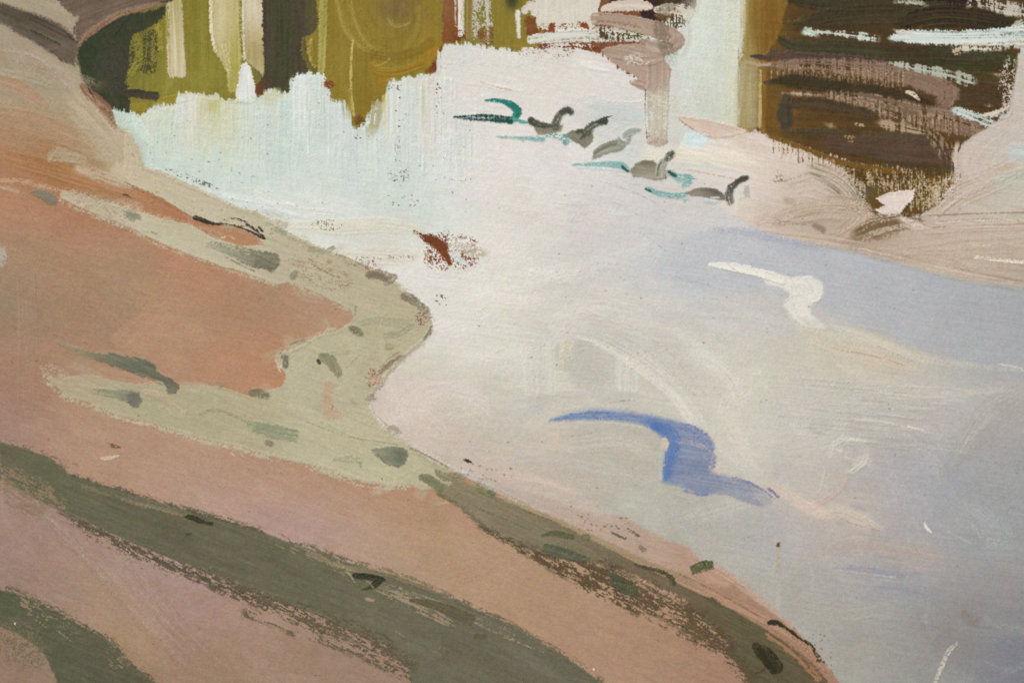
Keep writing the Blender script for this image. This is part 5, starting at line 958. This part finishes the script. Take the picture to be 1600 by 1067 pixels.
S('860,318 920,320 960,316 1000,338', 1.3, (176, 168, 158), None, op=.4, dry=.3)

# --- tooth of the canvas through all of it
PIG += (TOOTH * 7.5)[..., None] + (vn(XX / 30, YY / 30, 60) - .5)[..., None] * 4 + np.stack([vn(XX / 5, YY / 5, s_) - .5 for s_ in (61, 62, 63)], -1) * 5
np.clip(PIG, 14, 236, out=PIG)
THK += TOOTH * .22

# ------------------------------------------------------------------ from film to meshes
def linear(v):
    v = v / 255.0
    return np.where(v < 0.04045, v / 12.92, ((v + 0.055) / 1.055) ** 2.4)
ALB = np.clip((linear(PIG) - 0.018) / LIGHT, 0.004, 0.86).astype(np.float32)
THK -= THK.min()
np.minimum(THK, 6, out=THK)
DEPTH = 0.55 * PX                                # thickness unit in metres
gy_, gx_ = np.gradient(THK * DEPTH, Y * PX, X * PX)
NRM = np.stack([-gx_, -np.ones_like(gx_), gy_], -1)
NRM /= np.linalg.norm(NRM, axis=-1, keepdims=True)
COO = np.stack([(XX - 800) * PX, -THK * DEPTH, -(YY - 533.5) * PX], -1).astype(np.float32)   # local to the painting's own origin

def paint_material(name, rough, spec, weave):
    m = bpy.data.materials.new(name); m.use_nodes = True
    nt = m.node_tree; b = nt.nodes['Principled BSDF']
    at = nt.nodes.new('ShaderNodeAttribute'); at.attribute_name = 'pigment'
    tc = nt.nodes.new('ShaderNodeTexCoord')
    no = nt.nodes.new('ShaderNodeTexNoise'); no.inputs['Scale'].default_value = 900; no.inputs['Detail'].default_value = 4
    nt.links.new(tc.outputs['Object'], no.inputs['Vector'])
    hs = nt.nodes.new('ShaderNodeMixRGB'); hs.blend_type = 'OVERLAY'; hs.inputs[0].default_value = 0.10
    nt.links.new(at.outputs['Color'], hs.inputs[1]); nt.links.new(no.outputs['Fac'], hs.inputs[2])
    nt.links.new(hs.outputs[0], b.inputs['Base Color'])
    mr = nt.nodes.new('ShaderNodeMapRange'); mr.inputs['To Min'].default_value = rough - .08; mr.inputs['To Max'].default_value = rough + .12
    n2 = nt.nodes.new('ShaderNodeTexNoise'); n2.inputs['Scale'].default_value = 60; n2.inputs['Detail'].default_value = 3
    nt.links.new(tc.outputs['Object'], n2.inputs['Vector']); nt.links.new(n2.outputs['Fac'], mr.inputs[0]); nt.links.new(mr.outputs[0], b.inputs['Roughness'])
    b.inputs['Specular IOR Level'].default_value = spec
    bp = nt.nodes.new('ShaderNodeBump'); bp.inputs['Strength'].default_value = weave; bp.inputs['Distance'].default_value = 0.0004
    nt.links.new(no.outputs['Fac'], bp.inputs['Height']); nt.links.new(bp.outputs[0], b.inputs['Normal'])
    return m
OIL = paint_material('oil_paint', 0.55, 0.30, 0.25)

col = sc.collection
painting = bpy.data.objects.new('painting', None)
painting.location = (0, 0, HANG)
painting['label'] = 'large oil painting of six ducks on pale water beside a pink bank'
painting['category'] = 'painting'
col.objects.link(painting)

OWN[(OWN == 0) & (XX < 400)] = P_BANK
OWN[OWN == 0] = P_FAR
FO = OWN[:-1, :-1]
order = np.argsort(FO.ravel(), kind='stable'); srt = FO.ravel()[order]
bounds = np.searchsorted(srt, np.arange(len(OWNERS) + 1))
children = {}
for i, (nm, par, lab) in enumerate(OWNERS):
    if par is not None: children.setdefault(par, []).append(i)
count = np.diff(bounds)
C3, A3, N3 = COO.reshape(-1, 3), ALB.reshape(-1, 3), NRM.reshape(-1, 3).astype(np.float32)
made = {}
def piece(i):
    nm, par, lab = OWNERS[i]
    n = count[i]
    if n < 6 and not any(count[c] >= 6 for c in children.get(i, [])): return None
    if n < 6:
        ob = bpy.data.objects.new(nm, None)
    else:
        f = order[bounds[i]:bounds[i + 1]]
        r, c = f // (W - 1), f % (W - 1)
        v = (r * W + c)
        quad = np.stack([v, v + W, v + W + 1, v + 1], 1)
        u, inv = np.unique(quad, return_inverse=True)
        me = bpy.data.meshes.new(nm)
        me.vertices.add(len(u)); me.vertices.foreach_set('co', C3[u].ravel())
        me.loops.add(4 * n); me.loops.foreach_set('vertex_index', inv.ravel().astype(np.int32))
        me.polygons.add(n); me.polygons.foreach_set('loop_start', np.arange(0, 4 * n, 4, dtype=np.int32))
        me.polygons.foreach_set('use_smooth', np.ones(n, bool))
        me.update(calc_edges=True)
        ca = me.attributes.new('pigment', 'FLOAT_COLOR', 'POINT')
        ca.data.foreach_set('color', np.concatenate([A3[u], np.ones((len(u), 1), np.float32)], 1).ravel())
        cn = me.attributes.new('custom_normal', 'FLOAT_VECTOR', 'POINT')
        cn.data.foreach_set('vector', N3[u].ravel())
        me.materials.append(OIL)
        ob = bpy.data.objects.new(nm, me)
    col.objects.link(ob)
    if lab: ob['label'] = lab
    if nm == 'dry_brush_fringe': ob['kind'] = 'stuff'
    return ob
for i, (nm, par, lab) in enumerate(OWNERS):
    ob = piece(i)
    if ob is None: continue
    made[i] = ob
    ob.parent = made.get(par, painting) if par is not None else painting

# ------------------------------------------------------------------ the stretched canvas behind the paint, the wall and the floor
def simple(name, rgb, rough, scale, var):
    m = bpy.data.materials.new(name); m.use_nodes = True
    nt = m.node_tree; b = nt.nodes['Principled BSDF']; b.inputs['Roughness'].default_value = rough
    tc = nt.nodes.new('ShaderNodeTexCoord'); no = nt.nodes.new('ShaderNodeTexNoise'); no.inputs['Scale'].default_value = scale; no.inputs['Detail'].default_value = 6
    nt.links.new(tc.outputs['Object'], no.inputs['Vector'])
    cr = nt.nodes.new('ShaderNodeValToRGB')
    cr.color_ramp.elements[0].color = (*[c * (1 - var) for c in rgb], 1); cr.color_ramp.elements[1].color = (*[c * (1 + var) for c in rgb], 1)
    nt.links.new(no.outputs['Fac'], cr.inputs[0]); nt.links.new(cr.outputs[0], b.inputs['Base Color'])
    bp = nt.nodes.new('ShaderNodeBump'); bp.inputs['Strength'].default_value = .15; bp.inputs['Distance'].default_value = .002
    nt.links.new(no.outputs['Fac'], bp.inputs['Height']); nt.links.new(bp.outputs[0], b.inputs['Normal'])
    return m
def box(name, x0, x1, y0, y1, z0, z1, mat, parent=None):
    me = bpy.data.meshes.new(name)
    vs = [(x, y, z) for x in (x0, x1) for y in (y0, y1) for z in (z0, z1)]
    me.from_pydata(vs, [], [(0, 1, 3, 2), (4, 6, 7, 5), (0, 4, 5, 1), (2, 3, 7, 6), (0, 2, 6, 4), (1, 5, 7, 3)])
    me.materials.append(mat)
    ob = bpy.data.objects.new(name, me); col.objects.link(ob)
    if parent: ob.parent = parent
    return ob
LINEN = simple('raw_linen', (0.42, 0.36, 0.28), .9, 400, .15)
WOOD = simple('pine_wood', (0.45, 0.32, 0.2), .7, 40, .2)
PLASTER = simple('plaster', (0.6, 0.58, 0.54), .9, 6, .06)
STONE = simple('paving', (0.3, 0.29, 0.27), .85, 3, .12)
ex, ez0, ez1 = 1000 * PX, (533.5 - MY1) * PX, (533.5 - MY0) * PX
box('canvas', -ex, ex, .0006, .0026, ez0, ez1, LINEN, painting)
for z0, z1 in ((ez0, ez0 + .04), (ez1 - .04, ez1)):
    box('stretcher_bar', -ex + .002, ex - .002, .003, .024, z0 + .002, z1 - .002, WOOD, painting)
for x0, x1 in ((-ex, -ex + .04), (ex - .04, ex)):
    box('stretcher_bar', x0 + .002, x1 - .002, .003, .024, ez0 + .042, ez1 - .042, WOOD, painting)
wall = box('wall', -9, 9, .026, .3, 0, 5, PLASTER)
wall['kind'] = 'structure'
gme = bpy.data.meshes.new('ground'); gme.from_pydata([(-60, -60, 0), (60, -60, 0), (60, 60, 0), (-60, 60, 0)], [], [(0, 1, 2, 3)]); gme.materials.append(STONE)
ground = bpy.data.objects.new('ground', gme); col.objects.link(ground); ground['kind'] = 'structure'
